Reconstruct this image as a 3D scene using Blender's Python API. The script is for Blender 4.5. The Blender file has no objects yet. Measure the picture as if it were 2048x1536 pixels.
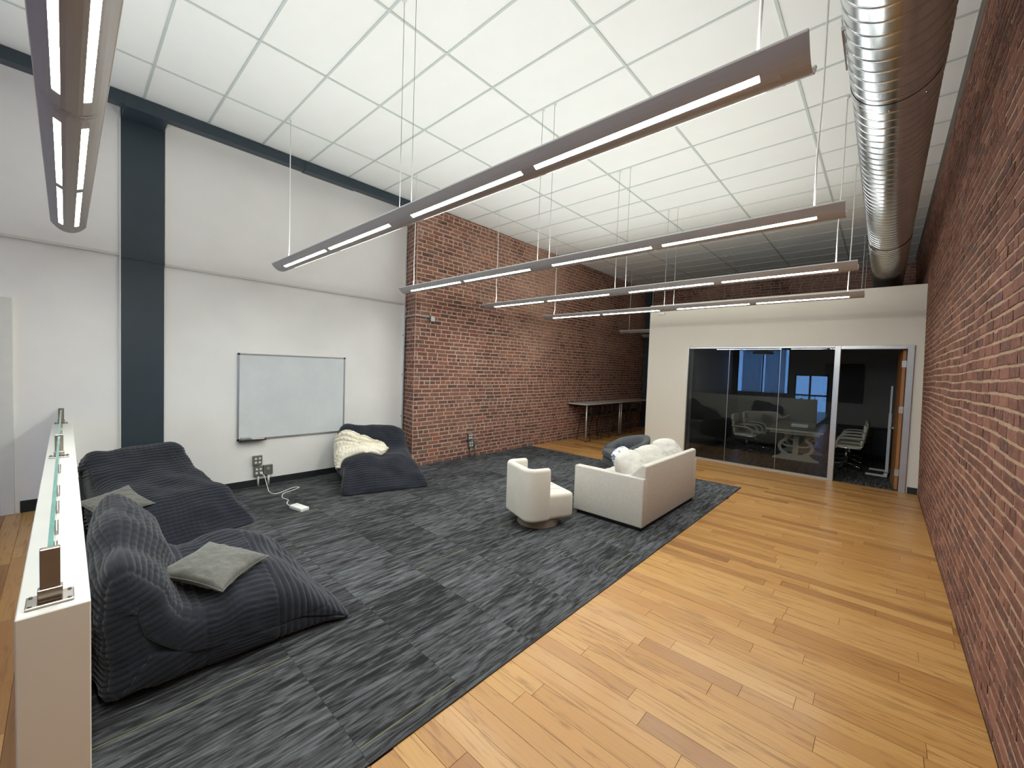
import bpy, bmesh, math, random
import numpy as np
from mathutils import Vector, Matrix

random.seed(7)
rng = np.random.default_rng(7)
scene = bpy.context.scene
COL = scene.collection
R = math.radians

# ------------------------------------------------------------------ camera
CAM_H = 1.89
yaw, pit, rol, fpx = 0.73903623, -0.03740492, 0.03468099, 814.67
Fv = Vector((-math.sin(yaw) * math.cos(pit), math.cos(yaw) * math.cos(pit), math.sin(pit)))
r0 = Vector((math.cos(yaw), math.sin(yaw), 0))
u0 = r0.cross(Fv)
rv = r0 * math.cos(rol) + u0 * math.sin(rol)
uv_ = -r0 * math.sin(rol) + u0 * math.cos(rol)
cd = bpy.data.cameras.new('camera')
cam = bpy.data.objects.new('camera', cd)
COL.objects.link(cam)
cd.sensor_fit = 'HORIZONTAL'
cd.sensor_width = 36.0
cd.lens = fpx / 2048 * 36.0
cd.clip_start = 0.02
cam.matrix_world = Matrix(((rv.x, uv_.x, -Fv.x, 0), (rv.y, uv_.y, -Fv.y, 0), (rv.z, uv_.z, -Fv.z, CAM_H), (0, 0, 0, 1)))
scene.camera = cam

def project(p):
    d = Vector(p) - Vector((0, 0, CAM_H))
    z = d.dot(Fv)
    if z <= 0.05:
        return None
    return (1024 + fpx * d.dot(rv) / z, 768 - fpx * d.dot(uv_) / z, z)

# ------------------------------------------------------------------ world, exposure
w = bpy.data.worlds.new('sky')
scene.world = w
w.use_nodes = True
bg = w.node_tree.nodes['Background']
bg.inputs['Color'].default_value = (0.22, 0.46, 0.9, 1)
bg.inputs['Strength'].default_value = 6.0
scene.view_settings.view_transform = 'Standard'
scene.view_settings.look = 'None'
scene.view_settings.gamma = 1.0
scene.view_settings.use_curve_mapping = False
scene.view_settings.exposure = 0.75
LAMP_W = 22.5          # upward light of one suspended lamp
LAMP_COL = (0.96, 1.0, 0.98)
SLOT_E = 50.0          # downward light through the perforated slots

# ------------------------------------------------------------------ room numbers (metres)
ZC = 4.853             # ceiling
XR = 0.52              # right brick wall at the floor
LEAN = 0.016           # it leans in towards the top
XB = -6.37             # left brick wall
XW = -6.86             # left plaster wall
XW2 = -6.86            # plaster wall left of the steel column
PLZ = 0.14             # the front area beyond the low wall is a low platform
YB = 4.40              # where the left brick begins
YP = 9.68              # glazed partition
YF = 13.95             # far brick wall
YN = -8.0              # street front behind the camera
CX1, CY1 = -1.70, 7.745  # carpet right and far edges

def rx(z): return XR - LEAN * z

# ------------------------------------------------------------------ helpers
def tag(o, label=None, cat=None, group=None, kind=None):
    if label: o['label'] = label
    if cat: o['category'] = cat
    if group: o['group'] = group
    if kind: o['kind'] = kind
    return o

def empty(name, loc=(0, 0, 0), rz=0.0, label=None, cat=None, group=None, kind=None):
    o = bpy.data.objects.new(name, None)
    COL.objects.link(o)
    o.location = loc
    o.rotation_euler = (0, 0, rz)
    o.empty_display_size = 0.1
    return tag(o, label, cat, group, kind)

def link(name, me, mat=None, parent=None, loc=None, rot=None, smooth=False):
    if mat is not None and not me.materials:
        me.materials.append(mat)
    if smooth:
        me.polygons.foreach_set('use_smooth', [True] * len(me.polygons))
    o = bpy.data.objects.new(name, me)
    COL.objects.link(o)
    if parent: o.parent = parent
    if loc: o.location = loc
    if rot: o.rotation_euler = rot
    return o

class MB:
    """collects shapes into ONE mesh"""
    def __init__(s):
        s.v = []; s.f = []; s.rnd = []; s.cur = 0.5
    def add(s, vs, fs):
        n = len(s.v)
        s.v.extend([tuple(p) for p in vs])
        s.rnd.extend([s.cur] * len(vs))
        s.f.extend([tuple(i + n for i in f) for f in fs])
        return s
    def box(s, x0, x1, y0, y1, z0, z1):
        vs = [(x0, y0, z0), (x1, y0, z0), (x1, y1, z0), (x0, y1, z0), (x0, y0, z1), (x1, y0, z1), (x1, y1, z1), (x0, y1, z1)]
        return s.add(vs, [(0, 3, 2, 1), (4, 5, 6, 7), (0, 1, 5, 4), (1, 2, 6, 5), (2, 3, 7, 6), (3, 0, 4, 7)])
    def rbox(s, x0, x1, y0, y1, z0, z1, r=0.02, seg=3):
        bm = bmesh.new()
        bmesh.ops.create_cube(bm, size=1)
        for v in bm.verts:
            v.co = Vector(((x0 + x1) / 2 + v.co.x * (x1 - x0), (y0 + y1) / 2 + v.co.y * (y1 - y0), (z0 + z1) / 2 + v.co.z * (z1 - z0)))
        bmesh.ops.bevel(bm, geom=list(bm.edges), offset=r, segments=seg, profile=0.5, affect='EDGES')
        bm.verts.index_update()
        s.add([v.co[:] for v in bm.verts], [[v.index for v in f.verts] for f in bm.faces])
        bm.free()
        return s
    def tube(s, path, r, n=8, caps=True):
        P = [Vector(p) for p in path]
        rr = r if isinstance(r, (list, tuple)) else [r] * len(P)
        rings = []
        prev = None
        for i, p in enumerate(P):
            a = P[max(i - 1, 0)]; b = P[min(i + 1, len(P) - 1)]
            t = (b - a).normalized()
            if prev is None:
                q = Vector((0, 0, 1)) if abs(t.z) < 0.9 else Vector((1, 0, 0))
                e1 = t.cross(q).normalized()
            else:
                e1 = (prev - t * prev.dot(t)).normalized()
            prev = e1
            e2 = t.cross(e1)
            rings.append([p + (e1 * math.cos(2 * math.pi * k / n) + e2 * math.sin(2 * math.pi * k / n)) * rr[i] for k in range(n)])
        vs = [v for ring in rings for v in ring]
        fs = []
        for i in range(len(P) - 1):
            for k in range(n):
                fs.append((i * n + k, i * n + (k + 1) % n, (i + 1) * n + (k + 1) % n, (i + 1) * n + k))
        if caps:
            fs.append(tuple(range(n - 1, -1, -1)))
            fs.append(tuple((len(P) - 1) * n + k for k in range(n)))
        return s.add(vs, fs)
    def lathe(s, prof, n=32, c=(0, 0, 0)):
        vs = []; fs = []
        m = len(prof)
        for k in range(n):
            a = 2 * math.pi * k / n
            for (r, z) in prof:
                vs.append((c[0] + r * math.cos(a), c[1] + r * math.sin(a), c[2] + z))
        for k in range(n):
            for j in range(m - 1):
                a, b = k * m + j, ((k + 1) % n) * m + j
                fs.append((a, b, b + 1, a + 1))
        return s.add(vs, fs)
    def prism(s, poly, a, b, plane='xz'):
        """poly extruded along the third axis from a to b"""
        def P(p, t):
            if plane == 'xz': return (p[0], t, p[1])
            if plane == 'yz': return (t, p[0], p[1])
            return (p[0], p[1], t)
        n = len(poly)
        vs = [P(p, a) for p in poly] + [P(p, b) for p in poly]
        fs = [tuple(range(n)), tuple(range(2 * n - 1, n - 1, -1))]
        for i in range(n):
            fs.append((i, n + i, n + (i + 1) % n, (i + 1) % n))
        return s.add(vs, fs)
    def mesh(s, name='m', recalc=True):
        me = bpy.data.meshes.new(name)
        me.from_pydata(s.v, [], s.f)
        if recalc:
            bm = bmesh.new(); bm.from_mesh(me)
            bmesh.ops.recalc_face_normals(bm, faces=bm.faces)
            bm.to_mesh(me); bm.free()
        if len(set(s.rnd)) > 1 or s.cur != 0.5:
            at = me.attributes.new('rnd', 'FLOAT', 'POINT')
            at.data.foreach_set('value', s.rnd)
        return me
    def build(s, name, mat, parent=None, smooth=False, loc=None, rot=None, recalc=True):
        return link(name, s.mesh(name, recalc), mat, parent, loc, rot, smooth)

def grid_mesh(name, P, closed_u=False, closed_v=False):
    """P: array (nu, nv, 3)"""
    nu, nv, _ = P.shape
    me = bpy.data.meshes.new(name)
    I = np.arange(nu * nv).reshape(nu, nv)
    if closed_u: I = np.vstack([I, I[:1]])
    if closed_v: I = np.hstack([I, I[:, :1]])
    q = np.stack([I[:-1, :-1], I[1:, :-1], I[1:, 1:], I[:-1, 1:]], -1).reshape(-1, 4)
    me.vertices.add(nu * nv)
    me.vertices.foreach_set('co', P.reshape(-1).astype(np.float32))
    me.loops.add(q.size)
    me.loops.foreach_set('vertex_index', q.reshape(-1).astype(np.int32))
    me.polygons.add(len(q))
    me.polygons.foreach_set('loop_start', (np.arange(len(q)) * 4).astype(np.int32))
    me.polygons.foreach_set('use_smooth', np.ones(len(q), dtype=bool))
    me.update(calc_edges=True)
    me.validate()
    return me

def vnoise(x, y, seed=0):
    """smooth value noise on arrays"""
    g = np.random.default_rng(seed).random((64, 64)) * 2 - 1
    xi = np.floor(x).astype(int); yi = np.floor(y).astype(int)
    fx = x - xi; fy = y - yi
    fx = fx * fx * (3 - 2 * fx); fy = fy * fy * (3 - 2 * fy)
    a = g[xi % 64, yi % 64]; b = g[(xi + 1) % 64, yi % 64]
    c = g[xi % 64, (yi + 1) % 64]; d = g[(xi + 1) % 64, (yi + 1) % 64]
    return (a * (1 - fx) + b * fx) * (1 - fy) + (c * (1 - fx) + d * fx) * fy

# ------------------------------------------------------------------ materials
def srgb(r, g, b):
    f = lambda c: (c / 255 / 12.92) if c / 255 <= 0.04045 else ((c / 255 + 0.055) / 1.055) ** 2.4
    return (f(r), f(g), f(b), 1)

class NT:
    def __init__(s, name):
        s.m = bpy.data.materials.new(name)
        s.m.use_nodes = True
        s.t = s.m.node_tree
        s.b = s.t.nodes['Principled BSDF']
        s.out = s.t.nodes['Material Output']
    def n(s, typ, **kw):
        nd = s.t.nodes.new(typ)
        for k, v in kw.items():
            if k.startswith('i_'):
                key = k[2:]
                key = int(key) if key.isdigit() else key.replace('_', ' ')
                nd.inputs[key].default_value = v
            else:
                setattr(nd, k, v)
        return nd
    def l(s, a, b):
        s.t.links.new(a, b)
    def math(s, op, a, b=None, c=None):
        nd = s.n('ShaderNodeMath', operation=op)
        for i, x in enumerate((a, b, c)):
            if x is None: continue
            if isinstance(x, (int, float)): nd.inputs[i].default_value = x
            else: s.l(x, nd.inputs[i])
        return nd.outputs[0]
    def coord(s, which='Object', scale=(1, 1, 1), offset=None):
        if which == 'World':
            src = s.n('ShaderNodeNewGeometry').outputs['Position']
        else:
            src = s.n('ShaderNodeTexCoord').outputs[which]
        if offset is not None:
            va = s.n('ShaderNodeVectorMath', operation='ADD')
            s.l(src, va.inputs[0]); s.l(offset, va.inputs[1]); src = va.outputs[0]
        mp = s.n('ShaderNodeMapping')
        mp.inputs['Scale'].default_value = scale
        s.l(src, mp.inputs['Vector'])
        return mp.outputs[0]
    def noise(s, vec, scale=5, detail=3, rough=0.55, dist=0.0):
        nd = s.n('ShaderNodeTexNoise')
        nd.inputs['Scale'].default_value = scale
        nd.inputs['Detail'].default_value = detail
        nd.inputs['Roughness'].default_value = rough
        nd.inputs['Distortion'].default_value = dist
        s.l(vec, nd.inputs['Vector'])
        return nd.outputs['Fac']
    def ramp(s, fac, stops, interp='LINEAR'):
        nd = s.n('ShaderNodeValToRGB')
        cr = nd.color_ramp
        cr.interpolation = interp
        while len(cr.elements) < len(stops): cr.elements.new(0.5)
        for e, (p, c) in zip(cr.elements, stops):
            e.position = p
            e.color = c if len(c) == 4 else (*c, 1)
        s.l(fac, nd.inputs[0])
        return nd.outputs[0]
    def mix(s, fac, a, b, mode='MIX'):
        nd = s.n('ShaderNodeMix', data_type='RGBA', blend_type=mode)
        for sock, x in ((nd.inputs['Factor'], fac), (nd.inputs[6], a), (nd.inputs[7], b)):
            if isinstance(x, (int, float)): sock.default_value = x
            elif isinstance(x, tuple): sock.default_value = x
            else: s.l(x, sock)
        return nd.outputs[2]
    def bump(s, h, strength=0.3, dist=0.01):
        nd = s.n('ShaderNodeBump')
        nd.inputs['Strength'].default_value = strength
        nd.inputs['Distance'].default_value = dist
        s.l(h, nd.inputs['Height'])
        s.l(nd.outputs[0], s.b.inputs['Normal'])
    def set(s, **kw):
        for k, v in kw.items():
            key = {'color': 'Base Color', 'rough': 'Roughness', 'metal': 'Metallic', 'spec': 'Specular IOR Level', 'coat': 'Coat Weight', 'coatr': 'Coat Roughness', 'sheen': 'Sheen Weight', 'emit': 'Emission Color', 'estr': 'Emission Strength'}[k]
            if hasattr(v, 'is_linked') or hasattr(v, 'links'): s.l(v, s.b.inputs[key])
            else: s.b.inputs[key].default_value = v
        return s

def plain(name, col, rough=0.5, metal=0.0, var=0.08, scale=6, bump=0.0, bscale=60, spec=0.5, coords='Object', sheen=0.0):
    t = NT(name)
    v = t.coord(coords)
    nz = t.noise(v, scale, 3)
    a = tuple(c * (1 - var) for c in col[:3]) + (1,)
    b = tuple(min(1, c * (1 + var)) for c in col[:3]) + (1,)
    t.set(color=t.ramp(nz, [(0.3, a), (0.7, b)]), rough=rough, metal=metal, spec=spec, sheen=sheen)
    if bump:
        t.bump(t.noise(v, bscale, 4), bump, 0.004)
    return t.m

M = {}
M['plaster'] = plain('white_plaster', srgb(240, 239, 235), 0.75, var=0.035, scale=1.3, bump=0.25, bscale=14, coords='World')
M['partition'] = plain('partition_paint', srgb(226, 221, 206), 0.7, var=0.02, scale=1.0, bump=0.05, bscale=80, coords='World')
M['knee'] = plain('knee_wall_paint', srgb(232, 229, 220), 0.6, var=0.02, scale=1.5, bump=0.05, bscale=90, coords='World')
M['trimwhite'] = plain('white_trim_paint', srgb(222, 222, 216), 0.5, var=0.03)
M['steelpaint'] = plain('dark_teal_steel_paint', srgb(49, 62, 71), 0.45, var=0.08, scale=3, bump=0.3, bscale=9, coords='World')
M['baseboard'] = plain('black_vinyl_base', srgb(34, 37, 42), 0.5, var=0.1)
M['ceiltile'] = plain('mineral_fibre_tile', srgb(238, 240, 236), 0.9, var=0.012, scale=3, bump=0.12, bscale=140)
M['gridbar'] = plain('painted_grid_bar', srgb(196, 204, 199), 0.5, var=0.03)
M['mortar'] = None
M['alu'] = plain('brushed_aluminium', srgb(196, 196, 190), 0.35, 0.7, var=0.05, scale=20)
M['steel'] = plain('stainless_steel', srgb(168, 160, 150), 0.22, 1.0, var=0.06, scale=20)
M['chrome'] = plain('chrome', srgb(215, 215, 215), 0.08, 1.0, var=0.02)
M['black'] = plain('black_plastic', srgb(22, 22, 24), 0.4, var=0.1)
M['blackmetal'] = plain('black_powder_coat', srgb(26, 25, 26), 0.45, 0.2, var=0.1)
M['whiteplastic'] = plain('white_plastic', srgb(238, 237, 232), 0.35, var=0.02)
M['whitemetal'] = plain('white_powder_coat', srgb(226, 226, 222), 0.4, var=0.02)
M['cord'] = plain('white_cord', srgb(232, 230, 222), 0.5, var=0.02)
M['wire'] = plain('steel_wire', srgb(170, 172, 170), 0.35, 0.6, var=0.02)
M['boxmetal'] = plain('galvanised_box', srgb(138, 140, 134), 0.4, 0.6, var=0.1, scale=30)
M['fixture'] = plain('lamp_grey_paint', srgb(176, 172, 168), 0.42, 0.15, var=0.02)
M['fixrim'] = plain('lamp_inner_white', srgb(236, 236, 232), 0.5, var=0.01)
M['oakdoor'] = plain('oak_door', srgb(160, 108, 62), 0.4, var=0.15, scale=5)
M['greywall'] = plain('dark_grey_paint', srgb(126, 124, 119), 0.8, var=0.03, coords='World')
M['tablewhite'] = plain('antique_white_paint', srgb(214, 210, 192), 0.45, var=0.05)
M['leather'] = plain('ivory_leather', srgb(208, 205, 190), 0.45, var=0.04, bump=0.1)
M['tvscreen'] = plain('black_glass_screen', srgb(8, 8, 9), 0.6, var=0.05)
M['bartop'] = plain('pale_laminate', srgb(188, 182, 176), 0.35, var=0.03)
M['curtain'] = plain('pale_curtain', srgb(205, 214, 226), 0.9, var=0.05)
def make_sheer():
    t = NT('sheer_curtain')
    nz = t.noise(t.coord('Object', (30, 1, 0.3)), 1.0, 2)
    t.set(color=t.ramp(nz, [(0.3, srgb(190, 200, 214)), (0.7, srgb(220, 226, 234))]), rough=0.9)
    tl = t.n('ShaderNodeBsdfTranslucent'); tl.inputs['Color'].default_value = (0.8, 0.84, 0.9, 1)
    mx = t.n('ShaderNodeMixShader'); mx.inputs[0].default_value = 0.65
    t.l(t.b.outputs[0], mx.inputs[1]); t.l(tl.outputs[0], mx.inputs[2]); t.l(mx.outputs[0], t.out.inputs['Surface'])
    return t.m
M['curtain'] = make_sheer()
M['roomwhite'] = plain('front_wall_paint', srgb(150, 150, 148), 0.8, var=0.03, coords='World')
M['wbframe'] = plain('whiteboard_aluminium', srgb(176, 180, 182), 0.35, 0.6, var=0.03)
M['pen'] = plain('pen_red', srgb(190, 60, 60), 0.4)
M['eraser'] = plain('eraser_grey', srgb(70, 80, 88), 0.7, var=0.2)

def make_brick_mat(name, tones, dust, dust_lo, dust_hi, line):
    t = NT(name)
    at = t.n('ShaderNodeAttribute', attribute_name='rnd')
    rnd = at.outputs['Fac']
    wv = t.coord('World')
    base = t.ramp(rnd, tones, 'LINEAR')
    n1 = t.noise(wv, 26, 5, 0.65)
    c = t.mix(t.math('MULTIPLY', n1, 0.55), base, t.ramp(n1, [(0.35, srgb(82, 60, 53)), (0.65, srgb(166, 122, 104))]))
    # lime wash dust: patches with a shape of their own
    n2 = t.noise(t.coord('World', (1, 0.7, 1)), 0.62, 5, 0.6, 0.6)
    fine = t.noise(wv, 45, 3)
    f = t.math('MULTIPLY', t.ramp(n2, [(dust_lo, (0, 0, 0, 1)), (dust_hi, (1, 1, 1, 1))]), t.math('MULTIPLY', fine, dust))
    # the old plaster residue clings to the upper courses
    sp = t.n('ShaderNodeSeparateXYZ'); t.l(t.n('ShaderNodeNewGeometry').outputs['Position'], sp.inputs[0])
    edge = t.noise(t.coord('World'), 0.9, 4, 0.6)
    up = t.math('SMOOTH_MIN', 1.0, t.math('MAXIMUM', 0.12, t.math('MULTIPLY', t.math('SUBTRACT', t.math('ADD', sp.outputs[2], t.math('MULTIPLY', edge, 1.6)), line), 0.7)), 0.1)
    f = t.math('MULTIPLY', f, up)
    c = t.mix(f, c, srgb(196, 160, 138))
    t.set(color=c, rough=0.88, spec=0.25)
    t.bump(t.noise(wv, 70, 4, 0.7), 0.5, 0.006)
    return t.m
M['brickL'] = make_brick_mat('old_red_brick', [(0.0, srgb(60, 52, 51)), (0.10, srgb(80, 64, 59)), (0.22, srgb(101, 68, 60)), (0.45, srgb(115, 78, 67)), (0.7, srgb(124, 87, 75)), (0.88, srgb(137, 99, 85)), (0.95, srgb(154, 87, 64)), (1.0, srgb(104, 92, 84))], 1.3, 0.40, 0.70, 2.3)
M['brickR'] = make_brick_mat('old_red_brick_near', [(0.0, srgb(76, 54, 49)), (0.15, srgb(97, 62, 53)), (0.45, srgb(112, 72, 61)), (0.75, srgb(125, 83, 69)), (0.95, srgb(143, 98, 82)), (1.0, srgb(92, 69, 66))], 0.6, 0.5, 0.8, 2.9)
def make_mortar(name, col):
    t = NT(name)
    v = t.coord('World')
    n1 = t.noise(v, 9, 5, 0.65)
    t.set(color=t.ramp(n1, [(0.3, tuple(c * 0.72 for c in col[:3]) + (1,)), (0.7, col)]), rough=0.95, spec=0.15)
    t.bump(t.noise(v, 120, 3), 0.5, 0.004)
    return t.m
M['mortar'] = make_mortar('lime_mortar', srgb(206, 172, 152))
M['mortarR'] = make_mortar('lime_mortar_near', srgb(180, 152, 127))

def make_wood():
    t = NT('maple_plank')
    at = t.n('ShaderNodeAttribute', attribute_name='rnd')
    rnd = at.outputs['Fac']
    off = t.n('ShaderNodeCombineXYZ')
    t.l(t.math('MULTIPLY', rnd, 37.0), off.inputs[0]); t.l(t.math('MULTIPLY', rnd, 91.0), off.inputs[1]); t.l(t.math('MULTIPLY', rnd, 53.0), off.inputs[2])
    v = t.coord('World', (1.1, 11, 1), off.outputs[0])
    vf = t.coord('World', (4.5, 150, 1), off.outputs[0])
    vc = t.coord('World', (1.5, 7, 1), off.outputs[0])
    base = t.ramp(rnd, [(0.0, srgb(138, 94, 52)), (0.07, srgb(158, 112, 62)), (0.2, srgb(178, 131, 73)), (0.5, srgb(188, 142, 81)), (0.8, srgb(198, 154, 93)), (1.0, srgb(184, 134, 75))])
    g1 = t.noise(v, 2.2, 4, 0.6, 1.2)
    wv = t.n('ShaderNodeTexWave', wave_type='BANDS', bands_direction='Y')
    wv.inputs['Scale'].default_value = 1.6; wv.inputs['Distortion'].default_value = 9.0
    wv.inputs['Detail'].default_value = 3; wv.inputs['Detail Scale'].default_value = 0.7
    t.l(vc, wv.inputs['Vector'])
    c = t.mix(t.ramp(g1, [(0.52, (0, 0, 0, 1)), (0.74, (0.9, 0.9, 0.9, 1))]), base, srgb(118, 78, 40))
    c = t.mix(t.math('MULTIPLY', wv.outputs['Fac'], 0.16), c, srgb(166, 116, 66))
    fine = t.noise(vf, 1.0, 3)
    c = t.mix(t.math('MULTIPLY', fine, 0.22), c, srgb(178, 128, 74))
    t.set(color=c, rough=t.math('ADD', t.math('MULTIPLY', fine, 0.10), 0.27), spec=0.42, coat=0.10, coatr=0.13)
    t.bump(fine, 0.04, 0.002)
    return t.m
M['wood'] = make_wood()
M['subfloor'] = plain('plank_gap_dark', srgb(88, 58, 30), 0.8)

def make_carpet():
    t = NT('streaked_carpet_tile')
    oi = t.n('ShaderNodeObjectInfo')
    rnd = oi.outputs['Random']
    off = t.n('ShaderNodeCombineXYZ')
    t.l(t.math('MULTIPLY', rnd, 47.0), off.inputs[0]); t.l(t.math('MULTIPLY', rnd, 83.0), off.inputs[1]); t.l(rnd, off.inputs[2])
    v = t.coord('Object', (34, 3.4, 1), off.outputs[0])
    v2 = t.coord('Object', (60, 9, 1), off.outputs[0])
    n1 = t.noise(v, 1.0, 4, 0.62, 0.9)
    n2 = t.noise(v2, 1.0, 2, 0.5, 0.3)
    n = t.math('ADD', t.math('MULTIPLY', n1, 0.8), t.math('MULTIPLY', n2, 0.2))
    n = t.math('ADD', n, t.math('MULTIPLY', t.math('SUBTRACT', rnd, 0.55), 0.075))
    c = t.ramp(n, [(0.38, srgb(43, 43, 45)), (0.45, srgb(58, 58, 59)), (0.50, srgb(76, 77, 78)), (0.57, srgb(93, 95, 97)), (0.68, srgb(114, 118, 121))])
    # thin ochre line woven into some tiles
    sp = t.n('ShaderNodeSeparateXYZ')
    t.l(t.n('ShaderNodeTexCoord').outputs['Object'], sp.inputs[0])
    lx = t.math('SUBTRACT', t.math('MULTIPLY', t.math('FRACT', t.math('MULTIPLY', rnd, 13.0)), 0.44), 0.22)
    near = t.math('LESS_THAN', t.math('ABSOLUTE', t.math('SUBTRACT', sp.outputs[0], lx)), 0.0035)
    some = t.math('LESS_THAN', t.math('FRACT', t.math('MULTIPLY', rnd, 29.0)), 0.28)
    c = t.mix(t.math('MULTIPLY', t.math('MULTIPLY', near, some), 0.75), c, srgb(142, 138, 92))
    fz = t.noise(t.coord('Object'), 420, 2)
    c = t.mix(0.35, c, t.ramp(fz, [(0.3, (0.25, 0.25, 0.25, 1)), (0.7, (1, 1, 1, 1))]), 'MULTIPLY')
    t.set(color=c, rough=0.95, spec=0.1)
    t.bump(fz, 0.6, 0.004)
    return t.m
M['carpet'] = make_carpet()

def make_fabric(name, col, var, wscale, bump, sheen=0.2, detail_scale=90):
    t = NT(name)
    v = t.coord('Object')
    n1 = t.noise(v, wscale, 3)
    n2 = t.noise(v, detail_scale, 3, 0.7)
    a = tuple(c * (1 - var) for c in col[:3]) + (1,); b = tuple(min(1, c * (1 + var)) for c in col[:3]) + (1,)
    c = t.ramp(t.math('ADD', t.math('MULTIPLY', n1, 0.5), t.math('MULTIPLY', n2, 0.5)), [(0.35, a), (0.65, b)])
    t.set(color=c, rough=0.95, spec=0.15, sheen=sheen)
    t.bump(n2, bump, 0.004)
    return t.m
M['fur'] = make_fabric('navy_ribbed_fur', srgb(37, 40, 48), 0.28, 5, 0.5, 0.25, 130)
M['cushion'] = make_fabric('grey_velvet', srgb(104, 104, 98), 0.22, 9, 0.3, 0.4, 60)
M['sofa'] = make_fabric('oatmeal_tweed', srgb(202, 198, 189), 0.15, 70, 0.4, 0.1, 220)
M['boucle'] = make_fabric('cream_boucle', srgb(222, 216, 203), 0.06, 4, 0.4, 0.1, 150)
M['charcoal'] = make_fabric('charcoal_felt', srgb(80, 83, 85), 0.1, 4, 0.2, 0.1, 100)
M['throw'] = make_fabric('ivory_chenille', srgb(240, 233, 214), 0.05, 6, 0.4, 0.2, 150)
M['taupe'] = make_fabric('taupe_base_fabric', srgb(150, 138, 126), 0.08, 4, 0.2, 0.0, 120)

def make_pattern():
    t = NT('blue_white_leaf_print')
    v = t.coord('Object')
    n = t.noise(v, 9, 2, 0.5, 1.5)
    c = t.ramp(n, [(0.40, srgb(52, 62, 84)), (0.46, srgb(110, 124, 148)), (0.52, srgb(226, 226, 220)), (0.6, srgb(236, 234, 226))])
    t.set(color=c, rough=0.9)
    return t.m
M['print'] = make_pattern()

def make_board():
    t = NT('whiteboard_enamel')
    v = t.coord('Object')
    n = t.noise(v, 2.2, 4, 0.6)
    s = t.noise(t.coord('Object', (1, 9, 5)), 3.0, 4, 0.6, 2.0)
    c = t.ramp(n, [(0.35, srgb(212, 218, 220)), (0.7, srgb(222, 227, 227))])
    c = t.mix(t.ramp(s, [(0.68, (0, 0, 0, 1)), (0.80, (0.35, 0.35, 0.35, 1))]), c, srgb(168, 174, 178))
    t.set(color=c, rough=0.28, spec=0.4)
    return t.m
M['board'] = make_board()

def make_galv():
    t = NT('galvanised_duct')
    v = t.coord('Object')
    n = t.noise(t.coord('Object', (1, 0.35, 1)), 14, 3, 0.6)
    c = t.ramp(n, [(0.3, srgb(186, 192, 196)), (0.7, srgb(204, 208, 210))])
    t.set(color=c, metal=1.0, rough=t.math('ADD', t.math('MULTIPLY', n, 0.06), 0.20))
    return t.m
M['galv'] = make_galv()

def make_slot():
    t = NT('perforated_lit_slot')
    v = t.n('ShaderNodeTexCoord').outputs['Object']
    sp = t.n('ShaderNodeSeparateXYZ'); t.l(v, sp.inputs[0])
    fx = t.math('SINE', t.math('MULTIPLY', sp.outputs[0], 2 * math.pi / 0.0085))
    fy = t.math('SINE', t.math('MULTIPLY', sp.outputs[1], 2 * math.pi / 0.0085))
    d = t.math('MULTIPLY', fx, fy)
    # tube sockets behind the perforated sheet
    g = t.noise(t.coord('Object', (3.2, 0.1, 0.1)), 2.0, 1)
    e = t.math('ADD', t.math('MULTIPLY', t.ramp(d, [(0.45, (0, 0, 0, 1)), (0.75, (1, 1, 1, 1))]), 0.55), t.math('ADD', 0.75, t.math('MULTIPLY', g, 0.35)))
    t.set(color=(0.8, 0.8, 0.8, 1), emit=(*LAMP_COL, 1), estr=t.math('MULTIPLY', t.math('MULTIPLY', e, SLOT_E), t.math('SUBTRACT', 1.0, t.n('ShaderNodeNewGeometry').outputs['Backfacing'])))
    return t.m
M['slot'] = make_slot()

def make_emit(name, col, s):
    t = NT(name)
    t.set(color=col, emit=col, estr=s)
    return t.m
M['bulb'] = make_emit('pendant_bulb', (1, 0.95, 0.85, 1), 30.0)

def make_glass(name, tint, ior=1.5, tr=1.0):
    t = NT(name)
    t.t.nodes.remove(t.b)
    fr = t.n('ShaderNodeFresnel'); fr.inputs['IOR'].default_value = ior
    tb = t.n('ShaderNodeBsdfTransparent'); tb.inputs['Color'].default_value = tint
    gl = t.n('ShaderNodeBsdfGlossy'); gl.inputs['Roughness'].default_value = 0.0
    mx = t.n('ShaderNodeMixShader')
    t.l(fr.outputs[0], mx.inputs[0]); t.l(tb.outputs[0], mx.inputs[1]); t.l(gl.outputs[0], mx.inputs[2])
    t.l(mx.outputs[0], t.out.inputs['Surface'])
    return t.m
M['glass'] = make_glass('partition_glass', (0.78, 0.80, 0.80, 1), 1.52)
M['winglass'] = make_glass('window_glass', (0.9, 0.95, 1.0, 1))
M['railglass'] = make_glass('green_edge_glass', (0.86, 0.95, 0.92, 1), 1.45)
M['glassedge'] = plain('green_glass_edge', srgb(104, 158, 148), 0.15, var=0.12, scale=8)

# ------------------------------------------------------------------ structure: floor
sub = MB().box(XW2 - 0.6, XR + 0.3, YN, YF + 0.3, -0.12, -0.006)
floor = sub.build('floor', M['subfloor'])
tag(floor, 'honey coloured maple strip floor along the right brick wall', 'floor', kind='structure')

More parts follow.
